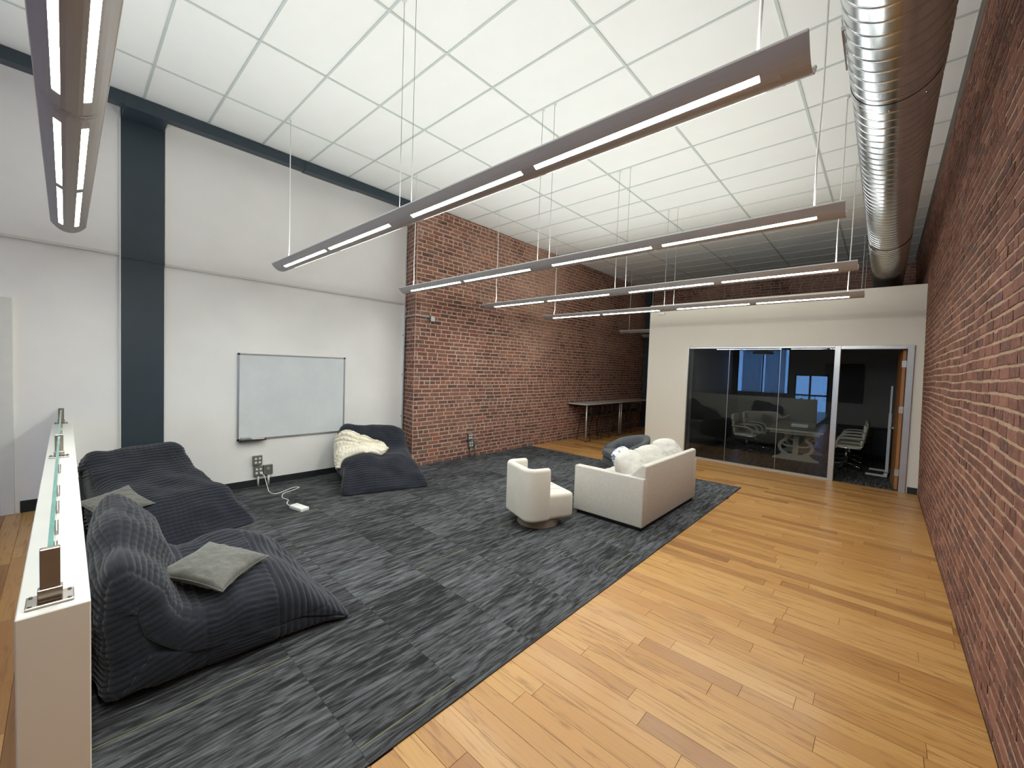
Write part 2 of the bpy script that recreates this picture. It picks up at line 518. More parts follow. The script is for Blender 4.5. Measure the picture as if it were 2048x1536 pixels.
PW = 0.1225
planks = []
def plank_rows(x0, x1, y0, y1):
    n = int(math.ceil((y1 - y0) / PW))
    for i in range(n):
        ya = y0 + i * PW; yb = min(ya + PW, y1)
        x = x0 - random.uniform(0, 0.9)
        while x < x1:
            L = random.choice([random.uniform(0.45, 0.9), random.uniform(0.8, 1.6), random.uniform(1.1, 2.0)])
            a, b = max(x, x0), min(x + L, x1)
            if b - a > 0.02:
                rr = random.random()
                planks.append((a, b, ya, yb, rr))
            x += L
plank_rows(CX1 + 0.004, XR - 0.005, 0.10, CY1)
plank_rows(XB, XR - 0.005, CY1 + 0.004, YP + 0.02)
plank_rows(XB, -4.3, YP + 0.02, YF)
plank_rows(CX1 + 0.004, XR - 0.005, -0.105, 0.10)
def plank_score(p):
    q = project(((p[0] + p[1]) / 2, (p[2] + p[3]) / 2, 0))
    if q is None or not (-250 < q[0] < 2300 and -100 < q[1] < 1750): return 0
    return (p[1] - p[0]) / q[2] ** 2
planks.sort(key=plank_score, reverse=True)
G = 0.0011
def plank_add(mb, p, cx=0, cy=0):
    a, b, c, d, rr = p
    z = random.uniform(-0.0005, 0.0005)
    mb.cur = rr
    mb.add([(a + G - cx, c + G - cy, -0.008), (b - G - cx, c + G - cy, -0.008), (b - G - cx, d - G - cy, -0.008), (a + G - cx, d - G - cy, -0.008),
            (a + G - cx, c + G - cy, z), (b - G - cx, c + G - cy, z), (b - G - cx, d - G - cy, z), (a + G - cx, d - G - cy, z)],
           [(4, 5, 6, 7), (0, 1, 5, 4), (1, 2, 6, 5), (2, 3, 7, 6), (3, 0, 4, 7)])
for p in planks[:300]:
    mb = MB(); cx, cy = (p[0] + p[1]) / 2, (p[2] + p[3]) / 2
    plank_add(mb, p, cx, cy)
    mb.build('plank', M['wood'], floor, loc=(cx, cy, 0), recalc=False)
mb = MB()
for p in planks[300:]: plank_add(mb, p)
tag(mb.build('plank_field', M['wood'], floor, recalc=False), kind='stuff')
# front part of the floor, behind the camera
MB().box(-1.85, XR, YN, -0.105, -0.008, 0.0).build('floor_front', M['wood'], floor)
plat = MB().box(XW2, -1.86, YN, -0.106, -0.006, PLZ - 0.006).build('floor_platform', M['subfloor'])
tag(plat, 'raised wood floor on the far side of the low white wall', 'floor', kind='structure')
main_planks = planks; planks = []
plank_rows(XW2 + 0.002, -1.86, -2.4, -0.107)
planks.sort(key=plank_score, reverse=True)
for p in planks[:60]:
    mb = MB(); cx, cy = (p[0] + p[1]) / 2, (p[2] + p[3]) / 2
    plank_add(mb, p, cx, cy)
    mb.build('plank', M['wood'], plat, loc=(cx, cy, PLZ), recalc=False)
mb = MB()
for p in planks[60:]: plank_add(mb, p)
tag(mb.build('plank_field', M['wood'], plat, recalc=False, loc=(0, 0, PLZ)), kind='stuff')
MB().box(XW2, -1.86, YN, -2.4, PLZ - 0.008, PLZ).build('platform_front', M['wood'], plat)

# carpet tiles, 24 inch grid
carpet = MB().box(XW, CX1, 0.055, CY1, -0.006, 0.001).build('floor_carpet', M['baseboard'])
tag(carpet, 'charcoal streaked carpet tile floor in front of the whiteboard wall', 'carpet', kind='structure')
T = 0.61
ctm = {}
def tile_mesh(w_, h_):
    k = (round(w_, 3), round(h_, 3))
    if k not in ctm:
        g = 0.0006
        me = MB().box(-w_ / 2 + g, w_ / 2 - g, -h_ / 2 + g, h_ / 2 - g, 0, 0.006).mesh('carpet_tile')
        me.materials.append(M['carpet'])
        ctm[k] = me
    return ctm[k]
ys = [0.055] + [0.958 + T * k - T for k in range(1, 14)]
ys = [y for y in ys if y < CY1 - 0.05] + [CY1]
xs = [CX1 - T * k for k in range(0, 9)]
xs = [x for x in xs if x > XW + 0.05] + [XW]
for i in range(len(xs) - 1):
    for j in range(len(ys) - 1):
        xa, xb, ya, yb = xs[i + 1], xs[i], ys[j], ys[j + 1]
        link('carpet_tile', tile_mesh(xb - xa, yb - ya), None, carpet, ((xa + xb) / 2, (ya + yb) / 2, 0.001))
MB().box(CX1 - 0.001, CX1 + 0.004, 0.055, CY1, -0.004, 0.0075).build('edge_strip', M['black'], carpet)
MB().box(XB, CX1 + 0.004, CY1 - 0.001, CY1 + 0.004, -0.004, 0.0075).build('edge_strip', M['black'], carpet)

# ------------------------------------------------------------------ structure: ceiling
ceil = MB().box(XW2 - 0.5, XR + 0.3, YN, YF + 0.3, ZC + 0.03, ZC + 0.15).build('ceiling', M['ceiltile'])
tag(ceil, 'white suspended tile ceiling with pale metal grid', 'ceiling', kind='structure')
gx = [-5.66 + 1.22 * k for k in range(-1, 6)]
gy = [0.015 + 0.61 * k for k in range(-3, 23)]
def ceil_tile_mesh(w_, h_):
    k = ('c', round(w_, 3), round(h_, 3))
    if k not in ctm:
        me = MB().box(-w_ / 2, w_ / 2, -h_ / 2, h_ / 2, 0.0, 0.02).mesh('ceiling_tile')
        me.materials.append(M['ceiltile'])
        ctm[k] = me
    return ctm[k]
xe = [max(g, XW2) for g in gx]; xe[-1] = 0.44; xe = xe + [XR + 0.1]
ye = gy + [YF]
for i in range(len(xe) - 1):
    for j in range(len(ye) - 1):
        xa, xb, ya, yb = xe[i], xe[i + 1], ye[j], ye[j + 1]
        link('ceiling_tile', ceil_tile_mesh(xb - xa, yb - ya), None, ceil, ((xa + xb) / 2, (ya + yb) / 2, ZC + random.uniform(0.007, 0.0095)))
for x in xe[1:-1]:
    MB().box(x - 0.011, x + 0.011, gy[0], YF, ZC, ZC + 0.014).build('grid_bar', M['gridbar'], ceil)
for y in gy:
    MB().box(XW2, XR + 0.05, y - 0.010, y + 0.010, ZC + 0.001, ZC + 0.014).build('grid_bar', M['gridbar'], ceil)
MB().box(rx(ZC) - 0.034, rx(ZC) - 0.006, gy[0], YF - 0.02, ZC - 0.006, ZC + 0.012).build('wall_angle', M['wbframe'], ceil)
MB().box(XW2, XR, YN, gy[0], ZC, ZC + 0.03).build('ceiling_front', M['ceiltile'], ceil)

# ------------------------------------------------------------------ structure: brick walls
CO = 0.0765   # course height
BL = 0.243    # stretcher pitch
def brick_field(u_len, v_len, mapf, rv_, joint=0.011, seed=1, waviness=0.004, hdr_at=2, jag=0.0022, proud=0.003, dark_bias=1.0):
    """list of bricks: (local verts, faces, centre, rnd); mapf(u, v, n) -> world"""
    rn = random.Random(seed)
    out = []
    nc = int(math.ceil(v_len / CO))
    for c in range(nc):
        hdr = (c % 6 == hdr_at)
        pitch = BL / 2 if hdr else BL
        u = -rn.uniform(0, pitch)
        if not hdr: u = -(pitch / 2 if c % 2 else 0) - rn.uniform(0, 0.05)
        while u < u_len:
            L = pitch * rn.uniform(0.9, 1.1)
            a = max(u, 0) + joint / 2 * rn.uniform(0.7, 1.6); b = min(u + L, u_len) - joint / 2 * rn.uniform(0.7, 1.6)
            u += L
            if b - a < 0.03: continue
            wv = lambda q: waviness * (math.sin(q * 1.7 + c * 0.21 + seed) + 0.6 * math.sin(q * 4.1 + c * 0.5))
            v0 = c * CO + joint / 2 + rn.uniform(-0.003, 0.003); v1 = (c + 1) * CO - joint / 2 + rn.uniform(-0.003, 0.003)
            v1 = min(v1, v_len)
            if v1 - v0 < 0.02: continue
            n0 = 0.0005 + rn.uniform(0.0, 1.0) * proud
            ch = 0.0035
            j = lambda: rn.uniform(-jag, jag)
            pts = []
            for (uu, vv) in ((a, v0), (b, v0), (b, v1), (a, v1)):
                pts.append((uu, vv + wv(uu), -0.02))
            for (uu, vv) in ((a, v0), (b, v0), (b, v1), (a, v1)):
                pts.append((uu + j(), vv + wv(uu) + j(), n0 - ch))
            for (uu, vv) in ((a + ch, v0 + ch), (b - ch, v0 + ch), (b - ch, v1 - ch), (a + ch, v1 - ch)):
                pts.append((uu + j(), vv + wv(uu) + j(), n0 + rn.uniform(-0.001, 0.001)))
            W = [Vector(mapf(*p)) for p in pts]
            cen = (W[8] + W[9] + W[10] + W[11]) / 4
            r_ = rn.random()
            r_ = r_ * 0.86 + 0.06 if rn.random() > 0.14 else rn.choice([rn.uniform(0, 0.12), rn.uniform(0, 0.1), rn.uniform(0.9, 0.97), 1.0])
            out.append((W, cen, r_))
    return out
BF = [(8, 9, 10, 11), (4, 5, 9, 8), (5, 6, 10, 9), (6, 7, 11, 10), (7, 4, 8, 11), (0, 1, 5, 4), (1, 2, 6, 5), (2, 3, 7, 6), (3, 0, 4, 7)]
def lay_bricks(bricks, parent, mat, singles):
    def score(b):
        q = project(b[1])
        if q is None or not (-40 < q[0] < 2090 and -40 < q[1] < 1576): return 0
        P = [project(b[0][k]) for k in (8, 9, 10, 11)]
        if any(p is None for p in P): return 0
        ar = abs(sum(P[i][0] * P[(i + 1) % 4][1] - P[(i + 1) % 4][0] * P[i][1] for i in range(4))) / 2
        return ar
    bricks.sort(key=score, reverse=True)
    for W, cen, r_ in bricks[:singles]:
        mb = MB(); mb.cur = r_
        mb.add([p - cen for p in W], BF)
        mb.build('brick', mat, parent, loc=cen, recalc=True)
    mb = MB()
    for W, cen, r_ in bricks[singles:]:
        mb.cur = r_
        mb.add(W, BF)
    if mb.v:
        tag(mb.build('brick_field', mat, parent, recalc=True), kind='stuff')

# left brick wall: face towards +x, and the return facing the camera (towards -y)
YBC = 4.31
wb = MB().prism([(XB, YBC), (XB, YF), (XW - 0.05, YF), (XW - 0.05, YBC + 0.22 * (XB - XW + 0.05))], 0, ZC, 'xy').build('wall_brick_left', M['mortar'])
tag(wb, 'long dark red brick wall between the whiteboard wall and the bar table', 'brick wall', kind='structure')
bl = brick_field(YF - YBC, ZC, lambda u, v, n: (XB + 0.002 + n, YBC + u, v), 0, seed=3, joint=0.018)
bl += brick_field(0.5, ZC, lambda u, v, n: (XB - u, YBC + 0.22 * u - 0.002 - n, v), 0, seed=5, joint=0.018)
lay_bricks(bl, wb, M['brickL'], 300)
# right brick wall, leaning in
YR0 = 1.3
mbw = MB().prism([(rx(0), 0), (rx(0) + 0.4, 0), (rx(0) + 0.4, ZC + 0.02), (rx(ZC + 0.02), ZC + 0.02)], YN, YF, 'xz')
wr = mbw.build('wall_brick_right', M['mortarR'])
tag(wr, 'tall red brick wall with pale mortar along the wood floor', 'brick wall', kind='structure')
br = brick_field(YF - YR0, ZC - 0.01, lambda u, v, n: (rx(v) - 0.002 - n, YR0 + u, v), 0, seed=11, joint=0.0175, waviness=0.006, jag=0.005, proud=0.0025, hdr_at=4)
lay_bricks(br, wr, M['brickR'], 300)
# far brick wall
wf = MB().box(XB - 0.5, XR + 0.4, YF, YF + 0.3, 0, ZC).build('wall_brick_far', M['mortar'])
tag(wf, 'far dark brick wall seen above the white partition', 'brick wall', kind='structure')
bf = brick_field(XR - XB, ZC - 2.6, lambda u, v, n: (XB + u, YF - 0.002 - n, v + 2.6), 0, seed=15, joint=0.012)
lay_bricks(bf, wf, M['brickL'], 0)
tag(MB().box(-6.30, -6.15, YF - 0.16, YF - 0.012, 0, ZC).build('corner_post', M['steelpaint']), 'dark painted corner post at the far end of the brick wall', 'post', kind='structure')

# ------------------------------------------------------------------ structure: plaster walls, column, beam
wl = MB().box(XW - 0.3, XW, 0.852, YB + 0.03, 0, ZC).build('wall_left', M['plaster'])
tag(wl, 'white plaster wall carrying the whiteboard', 'wall', kind='structure')
wl2 = MB()
wl2.box(XW2 - 0.3, XW2, -0.44, 0.452, 0, ZC).box(XW2 - 0.3, XW2, -1.45, -0.44, 2.40, ZC).box(XW2 - 0.3, XW2, YN, -1.45, 0, ZC)
wl2 = wl2.build('wall_left_front', M['plaster'])
tag(wl2, 'white plaster wall left of the dark column above the low wall', 'wall', kind='structure')
col = empty('column', (0, 0, 0), 0, 'dark blue grey painted steel column between white wall panels', 'column', kind='structure')
MB().box(XW - 0.3, XW + 0.03, 0.452, 0.852, 0, ZC).build('shaft', M['steelpaint'], col)
MB().box(XW - 0.002, XW + 0.034, 0.440, 0.452, 0, ZC).build('corner_bead', M['trimwhite'], col)
MB().box(XW, XW + 0.034, 0.4525, 0.8515, 3.06, 3.075).build('weld_band', M['steelpaint'], col)
beam = empty('beam', (0, 0, 0), 0, 'dark blue grey painted steel beam along the top of the white wall', 'beam', kind='structure')
MB().box(-6.60, -6.47, YN, YB - 0.02, ZC - 0.128, ZC - 0.001).build('web', M['steelpaint'], beam)
MB().box(-6.605, -6.465, 2.4, 3.2, ZC - 0.136, ZC - 0.002).build('splice_plate', M['steelpaint'], beam)
MB().box(XW, -6.466, 0.46, 0.845, ZC - 0.150, ZC - 0.002).build('column_bracket', M['steelpaint'], beam)
MB().box(XW, -6.47, YB - 0.05, YB - 0.02, ZC - 0.128, ZC - 0.002).build('end_plate', M['steelpaint'], beam)
# horizontal seams
t1 = MB().box(XW - 0.01, XW + 0.014, 0.86, YB - 0.03, 3.06, ZC).build('trim_1', M['plaster'])
tag(t1, 'upper white plaster panel standing slightly proud above the whiteboard', 'wall panel', kind='structure')
MB().box(XW, XW + 0.022, 0.86, YB - 0.03, 3.045, 3.075).build('seam_strip', M['trimwhite'], t1)
t2 = MB().box(XW2 - 0.01, XW2 + 0.014, -7.9, 0.44, 3.10, ZC).build('trim_2', M['plaster'])
tag(t2, 'upper white plaster panel left of the dark column', 'wall panel', kind='structure')
MB().box(XW2, XW2 + 0.024, -7.9, 0.44, 3.085, 3.115).build('seam_strip', M['trimwhite'], t2)
t3 = MB().box(XW - 0.01, XW + 0.03, YB - 0.028, YB - 0.010, 0, ZC).build('trim_3', M['trimwhite'])
tag(t3, 'narrow white vertical trim where plaster meets the left brick', 'trim', kind='structure')
b1 = MB().rbox(XW, XW + 0.012, 0.86, YB - 0.03, 0, 0.105, 0.003, 1).build('baseboard_left', M['baseboard'])
tag(b1, 'black vinyl baseboard under the whiteboard wall', 'baseboard', kind='structure')
b2 = MB().rbox(XW2, XW2 + 0.012, -0.34, -0.107, PLZ, PLZ + 0.13, 0.003, 1).build('baseboard_left_front', M['baseboard'])
tag(b2, 'black baseboard beside the white door frame', 'baseboard', kind='structure')

# door opening at the left edge
d2 = empty('door_2', (0, 0, 0), 0, 'white door frame at the left edge leading to a dim blue room', 'door frame', kind='structure')
MB().rbox(XW2 - 0.12, XW2 + 0.03, -0.475, -0.375, PLZ, 2.46, 0.006, 2).build('jamb', M['trimwhite'], d2)
MB().rbox(XW2 - 0.12, XW2 + 0.03, -1.515, -1.415, PLZ, 2.46, 0.006, 2).build('jamb', M['trimwhite'], d2)
MB().rbox(XW2 - 0.12, XW2 + 0.03, -1.415, -0.475, 2.34, 2.46, 0.006, 2).build('head', M['trimwhite'], d2)
sr = empty('wall_side_room', (0, 0, 0), 0, 'dim blue grey walls of the side room beyond the white door frame', 'wall', kind='structure')
blue = plain('side_room_blue_paint', srgb(110, 126, 160), 0.8)
MB().box(XW2 - 2.4, XW2 - 2.3, -2.4, 0.6, 0, 2.7).build('back_face', blue, sr)
MB().box(XW2 - 2.3, XW2 - 0.3, 0.5, 0.6, 0, 2.7).build('side_face', blue, sr)
MB().box(XW2 - 2.3, XW2 - 0.3, -2.4, -2.3, 0, 2.7).build('side_face', blue, sr)
MB().box(XW2 - 2.3, XW2 - 0.3, -2.3, 0.5, 2.7, 2.8).build('top_face', M['trimwhite'], sr)
MB().box(XW2 - 2.4, XW2 - 0.005, -2.4, 0.6, 0.0, PLZ).build('floor_face', M['carpet'], sr)

# ------------------------------------------------------------------ street front behind the camera (seen mirrored in the glass)
wn = empty('wall_front', (0, 0, 0), 0, 'street front wall mirrored in the dark glass', 'wall', kind='structure')
def wallbox(x0, x1, z0, z1): MB().box(x0, x1, YN - 0.25, YN, z0, z1).build('wall_piece', M['roomwhite'], wn)
wallbox(XW2 - 0.3, -6.6, 0, ZC); wallbox(-6.6, -3.95, 0, 0.98); wallbox(-6.6, -3.95, 3.55, ZC); wallbox(-3.95, -3.7, 0, ZC)
wallbox(-3.7, -2.15, 2.15, ZC); wallbox(-2.15, XR + 0.1, 0, ZC)
win = empty('window_1', (0, 0, 0), 0, 'tall street window with pale curtains mirrored in the dark glass', 'window', kind='structure')
for x in (-6.6, -5.30, -4.01): MB().box(x, x + 0.06, YN - 0.12, YN - 0.04, 0.98, 3.55).build('mullion', M['blackmetal'], win)
for z in (0.98, 3.49): MB().box(-6.6, -3.95, YN - 0.12, YN - 0.04, z, z + 0.06).build('rail', M['blackmetal'], win)
for xa, xb in ((-6.54, -5.30), (-5.24, -4.01)): MB().box(xa, xb, YN - 0.09, YN - 0.08, 1.04, 3.49).build('pane', M['winglass'], win)
for x0 in (-6.3, -5.12):
    xsn = np.linspace(x0, x0 + 1.0, 60); zz = np.linspace(1.02, 3.5, 4)
    P = np.zeros((60, 4, 3)); P[:, :, 0] = xsn[:, None]; P[:, :, 1] = (YN + 0.06 + 0.03 * np.sin((xsn - x0) * 38))[:, None]; P[:, :, 2] = zz[None, :]
    o = link('curtain', grid_mesh('curtain', P), M['curtain'])
    tag(o, ('left' if x0 < -6 else 'right') + ' half of the pale curtain pair at the street window, mirrored in the glass', 'curtain', 'curtains at the street window')
dn = empty('door_3', (0, 0, 0), 0, 'glazed street door in a dark frame, mirrored in the glass', 'door', kind='structure')
for x in (-3.7, -3.02, -2.23): MB().box(x, x + 0.09, YN - 0.12, YN - 0.04, 0, 2.15).build('stile', M['blackmetal'], dn)
for z in (0.0, 0.95, 2.06): MB().box(-3.7, -2.15, YN - 0.12, YN - 0.04, z, z + 0.09).build('rail', M['blackmetal'], dn)
for xa, xb in ((-3.61, -3.02), (-2.93, -2.23)): MB().box(xa, xb, YN - 0.09, YN - 0.08, 0.09, 2.06).build('pane', M['winglass'], dn)

# ------------------------------------------------------------------ glazed partition and conference room
XPL = -4.31
xpr = rx(1.8) - 0.006
GZ = 2.505
wp = empty('wall_partition', (0, 0, 0), 0, 'cream painted partition with a glass front to the dark meeting room', 'partition wall', kind='structure')
PT = 3.546
MB().box(XPL, -3.36, YP, YP + 0.12, 0, PT).build('wall_piece', M['partition'], wp)
MB().box(-3.36, 0.36, YP, YP + 0.12, GZ + 0.02, PT).build('wall_piece', M['partition'], wp)
mbp = MB().prism([(0.36, 0), (rx(0) - 0.004, 0), (rx(PT) - 0.004, PT), (0.36, PT)], YP, YP + 0.12, 'xz')
mbp.build('wall_piece', M['partition'], wp)
MB().box(XPL, XPL + 0.12, YP + 0.12, YF - 0.02, 0, PT).build('side_piece', M['partition'], wp)
MB().box(-3.40, -3.28, YP + 0.12, YF - 0.02, 0, 2.9).build('inner_piece', M['greywall'], wp)
MB().box(-3.28, XR - 0.1, YF - 0.10, YF - 0.02, 0, 2.9).build('inner_piece', M['greywall'], wp)
MB().box(XR - 0.16, XR - 0.1, YP + 0.12, YF - 0.1, 0, 2.9).build('inner_piece', M['greywall'], wp)
MB().box(-3.40, XR - 0.1, YP + 0.12, YF - 0.02, 2.9, 2.98).build('inner_lid', M['greywall'], wp)
cf = MB().box(-3.28, XR - 0.16, YP + 0.06, YF - 0.1, -0.006, 0.004).build('floor_meeting_room', M['carpet'])
tag(cf, 'dark carpet of the meeting room behind the glass', 'carpet', kind='structure')
bb = MB().rbox(0.385, rx(0) - 0.012, YP - 0.012, YP, 0, 0.11, 0.003, 1).build('baseboard_partition', M['baseboard'])
tag(bb, 'short black baseboard between door frame and right brick wall', 'baseboard', kind='structure')
bb2 = MB().rbox(XPL, -3.37, YP - 0.012, YP, 0, 0.11, 0.003, 1).build('baseboard_partition_left', M['baseboard'])
tag(bb2, 'black baseboard on the cream partition behind the sofa', 'baseboard', kind='structure')
bb3 = MB().rbox(-3.28, -3.265, YP + 0.13, YF - 0.1, 0.004, 0.12, 0.003, 1).build('baseboard_meeting_room', M['baseboard'])
tag(bb3, 'black baseboard inside the dark meeting room', 'baseboard', kind='structure')
gw = empty('window_2', (0, 0, 0), 0, 'dark floor to ceiling glass front of the meeting room', 'glass wall', kind='structure')
for i, (xa, xb) in enumerate(((-3.345, -2.503), (-2.497, -1.563), (-1.557, -0.70))):
    MB().box(xa, xb, YP + 0.045, YP + 0.057, 0.03, GZ - 0.01).build('pane', M['glass'], gw)
for x in (-2.5, -1.56):
    MB().box(x - 0.003, x + 0.003, YP + 0.046, YP + 0.056, 0.03, GZ - 0.01).build('joint', M['alu'], gw)
MB().box(-3.36, -0.69, YP + 0.02, YP + 0.08, 0, 0.03).build('sill_channel', M['alu'], gw)
MB().box(-3.36, -0.69, YP + 0.02, YP + 0.08, GZ - 0.01, GZ + 0.02).build('head_channel', M['alu'], gw)
MB().box(-3.36, -3.345, YP - 0.004, YP + 0.10, 0, GZ + 0.02).build('jamb_channel', M['alu'], gw)
dr = empty('door_1', (0, 0, 0), 0, 'open wooden door in an aluminium frame beside the right brick wall', 'door', kind='structure')
MB().rbox(-0.70, -0.612, YP - 0.03, YP + 0.13, 0, GZ + 0.02, 0.004, 1).build('jamb', M['alu'], dr)
MB().rbox(0.275, 0.362, YP - 0.03, YP + 0.13, 0, GZ + 0.02, 0.004, 1).build('jamb', M['alu'], dr)
MB().rbox(-0.612, 0.275, YP - 0.03, YP + 0.13, GZ - 0.045, GZ + 0.02, 0.004, 1).build('head', M['alu'], dr)
leaf = MB().rbox(-0.022, 0.022, 0, 0.86, 0.008, GZ - 0.06, 0.003, 1).build('door_leaf', M['oakdoor'], dr, loc=(0.245, YP + 0.12, 0), rot=(0, 0, R(3)))
hd = MB()
for s in (-1, 1):
    hd.tube([(0.022 * s, 0.79, 1.02), (0.07 * s, 0.79, 1.02)], 0.012, 10)
    hd.tube([(0.065 * s, 0.80, 1.02), (0.065 * s, 0.67, 1.02)], 0.010, 10)
    hd.lathe([(0, 0), (0.026, 0), (0.026, 0.01), (0, 0.01)], 16, (0.03 * s, 0.79, 1.0))
hd.build('handle', M['chrome'], leaf)
for z in (0.25, 1.35, 2.15):
    MB().box(-0.03, 0.026, -0.012, 0.004, z, z + 0.115).build('hinge', M['alu'], leaf)

# ------------------------------------------------------------------ knee wall with glass rail
KZ = 1.10
kw = MB().rbox(XW2 + 0.001, -1.845, -0.105, 0.052, 0, KZ, 0.003, 1).build('wall_low', M['knee'])
tag(kw, 'low white wall at the left with a glass rail on top', 'low wall', kind='structure')
rail = empty('glass_rail', (-1.9, -0.036, KZ), 0, 'low green edged glass rail on stainless brackets along the low white wall', 'glass rail')
def K(x): return x + 1.9
for xa, xb in ((-4.59, -1.97), (XW2 + 0.02, -4.63)):
    MB().box(K(xa), K(xb), -0.006, 0.006, 0.012, 0.160).build('glass_pane', M['railglass'], rail)
    MB().box(K(xa), K(xb), -0.0062, 0.0062, 0.160, 0.1625).build('glass_edge', M['glassedge'], rail)
for x in (-1.93, -4.6, -6.80):
    MB().rbox(K(x) - 0.045, K(x) + 0.045, -0.052, 0.052, 0, 0.009, 0.002, 1).build('base_plate', M['steel'], rail)
    MB().rbox(K(x) - 0.016, K(x) + 0.016, -0.027, 0.027, 0.009, 0.045, 0.002, 1).build('sleeve', M['steel'], rail)
    MB().rbox(K(x) - 0.012, K(x) + 0.012, -0.022, 0.022, 0.045, 0.172, 0.002, 1).build('post', M['steel'], rail)
    for a in (-1, 1):
        for b in (-1, 1):
            MB().lathe([(0, 0.004), (0.004, 0.004), (0.005, 0.002), (0.005, 0)], 10, (K(x) + a * 0.034, b * 0.042, 0.009)).build('screw', M['boxmetal'], rail)
for x in (-2.35, -2.65, -3.0, -3.36, -4.0, -5.2, -5.8, -6.4):
    MB().rbox(K(x) - 0.03, K(x) + 0.03, 0.0085, 0.0125, 0.0, 0.05, 0.001, 1).build('clip', M['steel'], rail)

# ------------------------------------------------------------------ suspended lamps
LX0, LX1, LXM = -5.79, -0.255, -2.97
SLOTS = [(-5.525, -4.347), (-4.263, -3.104), (-2.784, -1.644), (-1.545, -0.416)]
LZ = 3.035
def arc(yo):  # height of the convex shell above its lowest point
    return 0.075 * (abs(yo) / 0.112) ** 2.2
def lamp_shell():
    ys_ = [-0.112, -0.10, -0.085, -0.07, -0.062, -0.036, -0.02, 0, 0.02, 0.036, 0.062, 0.07, 0.085, 0.10, 0.112]
    cuts = sorted({LX0, LX1, *[v for s in SLOTS for v in s]})
    mb = MB()
    for i in range(len(cuts) - 1):
        xa, xb = cuts[i], cuts[i + 1]
        isslot = any(abs(xa - s[0]) < 1e-6 for s in SLOTS)
        for k in range(len(ys_) - 1):
            ya, yb = ys_[k], ys_[k + 1]
            if isslot and ((abs(ya + 0.062) < 1e-6) or (abs(ya - 0.036) < 1e-6)): continue
            for off, rev in ((0.0, False), (0.004, True)):
                q = [(xa, ya, arc(ya) + off), (xb, ya, arc(ya) + off), (xb, yb, arc(yb) + off), (xa, yb, arc(yb) + off)]
                mb.add(q, [(0, 1, 2, 3)] if rev else [(3, 2, 1, 0)])
    for y in (-0.112, 0.112):   # bright rolled rim edges belong to the shell
        mb.add([(LX0, y, arc(y)), (LX1, y, arc(y)), (LX1, y, arc(y) + 0.004), (LX0, y, arc(y) + 0.004)], [(0, 1, 2, 3)])
    for x in (LX0, LX1):
        for k in range(len(ys_) - 1):
            ya, yb = ys_[k], ys_[k + 1]
            mb.add([(x, ya, arc(ya)), (x, yb, arc(yb)), (x, yb, arc(yb) + 0.004), (x, ya, arc(ya) + 0.004)], [(0, 1, 2, 3)])
    return mb.mesh('lamp_housing', recalc=False)
shell_me = lamp_shell()
shell_me.materials.append(M['fixture'])
rim_me = {}
for s in (-1, 1):
    rim_me[s] = MB().rbox(LX0 + 0.002, LX1 - 0.002, min(s * 0.108, s * 0.116), max(s * 0.108, s * 0.116), arc(0.112), arc(0.112) + 0.010, 0.002, 1).mesh('rim')
    rim_me[s].materials.append(M['fixrim'])
slot_me = {}
for i, sl in enumerate(SLOTS):
    for s in (-1, 1):
        ya, yb = (0.034, 0.064)
        v = [(sl[0] - 0.004, s * ya, arc(ya) + 0.006), (sl[1] + 0.004, s * ya, arc(ya) + 0.006), (sl[1] + 0.004, s * yb, arc(yb) + 0.006), (sl[0] - 0.004, s * yb, arc(yb) + 0.006)]
        me = MB().add(v, [(3, 2, 1, 0) if s > 0 else (0, 1, 2, 3)]).mesh('lit_slot', recalc=False)   # lit side faces down
        me.materials.append(M['slot'])
        slot_me[(i, s)] = me
light_block_me = {}  # unseen opaque backing added above the slots to block light going upward
for i, sl in enumerate(SLOTS):
    for s in (-1, 1):
        me = MB().box(sl[0] - 0.01, sl[1] + 0.01, min(s * 0.028, s * 0.070), max(s * 0.028, s * 0.070), arc(0.07) + 0.012, arc(0.07) + 0.018).mesh('slot_light_block')
        me.materials.append(M['fixrim']); light_block_me[(i, s)] = me
bands = {}
for x in (LX0 + 0.10, LXM - 0.035, LXM + 0.002, LX1 - 0.10):
    mb = MB()
    yy = np.linspace(-0.113, 0.113, 17)
    wdt = 0.006 if abs(x - LXM) > 0.05 else 0.033
    for k in range(16):
        a, b = float(yy[k]), float(yy[k + 1])
        o_ = -0.0012
        mb.add([(x, a, arc(a) + o_), (x + wdt, a, arc(a) + o_), (x + wdt, b, arc(b) + o_), (x, b, arc(b) + o_)], [(3, 2, 1, 0)])
    me = mb.mesh('joint_band', recalc=False); me.materials.append(M['fixture']); bands[x] = me
tube_me = []
for xa, xb in ((LX0 + 0.2, LXM - 0.1), (LXM + 0.1, LX1 - 0.2)):
    me = MB().tube([(xa, 0, 0.05), (xb, 0, 0.05)], 0.008, 8).mesh('lamp_tube'); me.materials.append(M['fixrim']); tube_me.append(me)
wire_h = ZC - LZ
def cords():
    out = []
    j = random.uniform(-0.02, 0.02)
    # left power cord hangs a little slack
    out.append(('power_cord', M['cord'], [(-5.53, 0, wire_h), (-5.53 + j * 0.3, 0.0, wire_h * 0.55), (-5.545 + j, 0.004, wire_h * 0.24), (-5.53 + j * 0.5, 0, wire_h * 0.12), (-5.55, 0, 0.08)], 0.006))
    out.append(('suspension_wire', M['wire'], [(-3.04, 0, wire_h), (-3.04, 0, 0.02)], 0.0028))
    out.append(('suspension_wire', M['wire'], [(-2.87, 0, wire_h), (-2.87, 0, 0.02)], 0.0028))
    out.append(('power_cord', M['cord'], [(-0.43, 0, wire_h), (-0.43, 0, wire_h * 0.5), (-0.44 + j * 0.4, 0, wire_h * 0.25), (-0.44, 0, 0.05)], 0.0065))
    return out
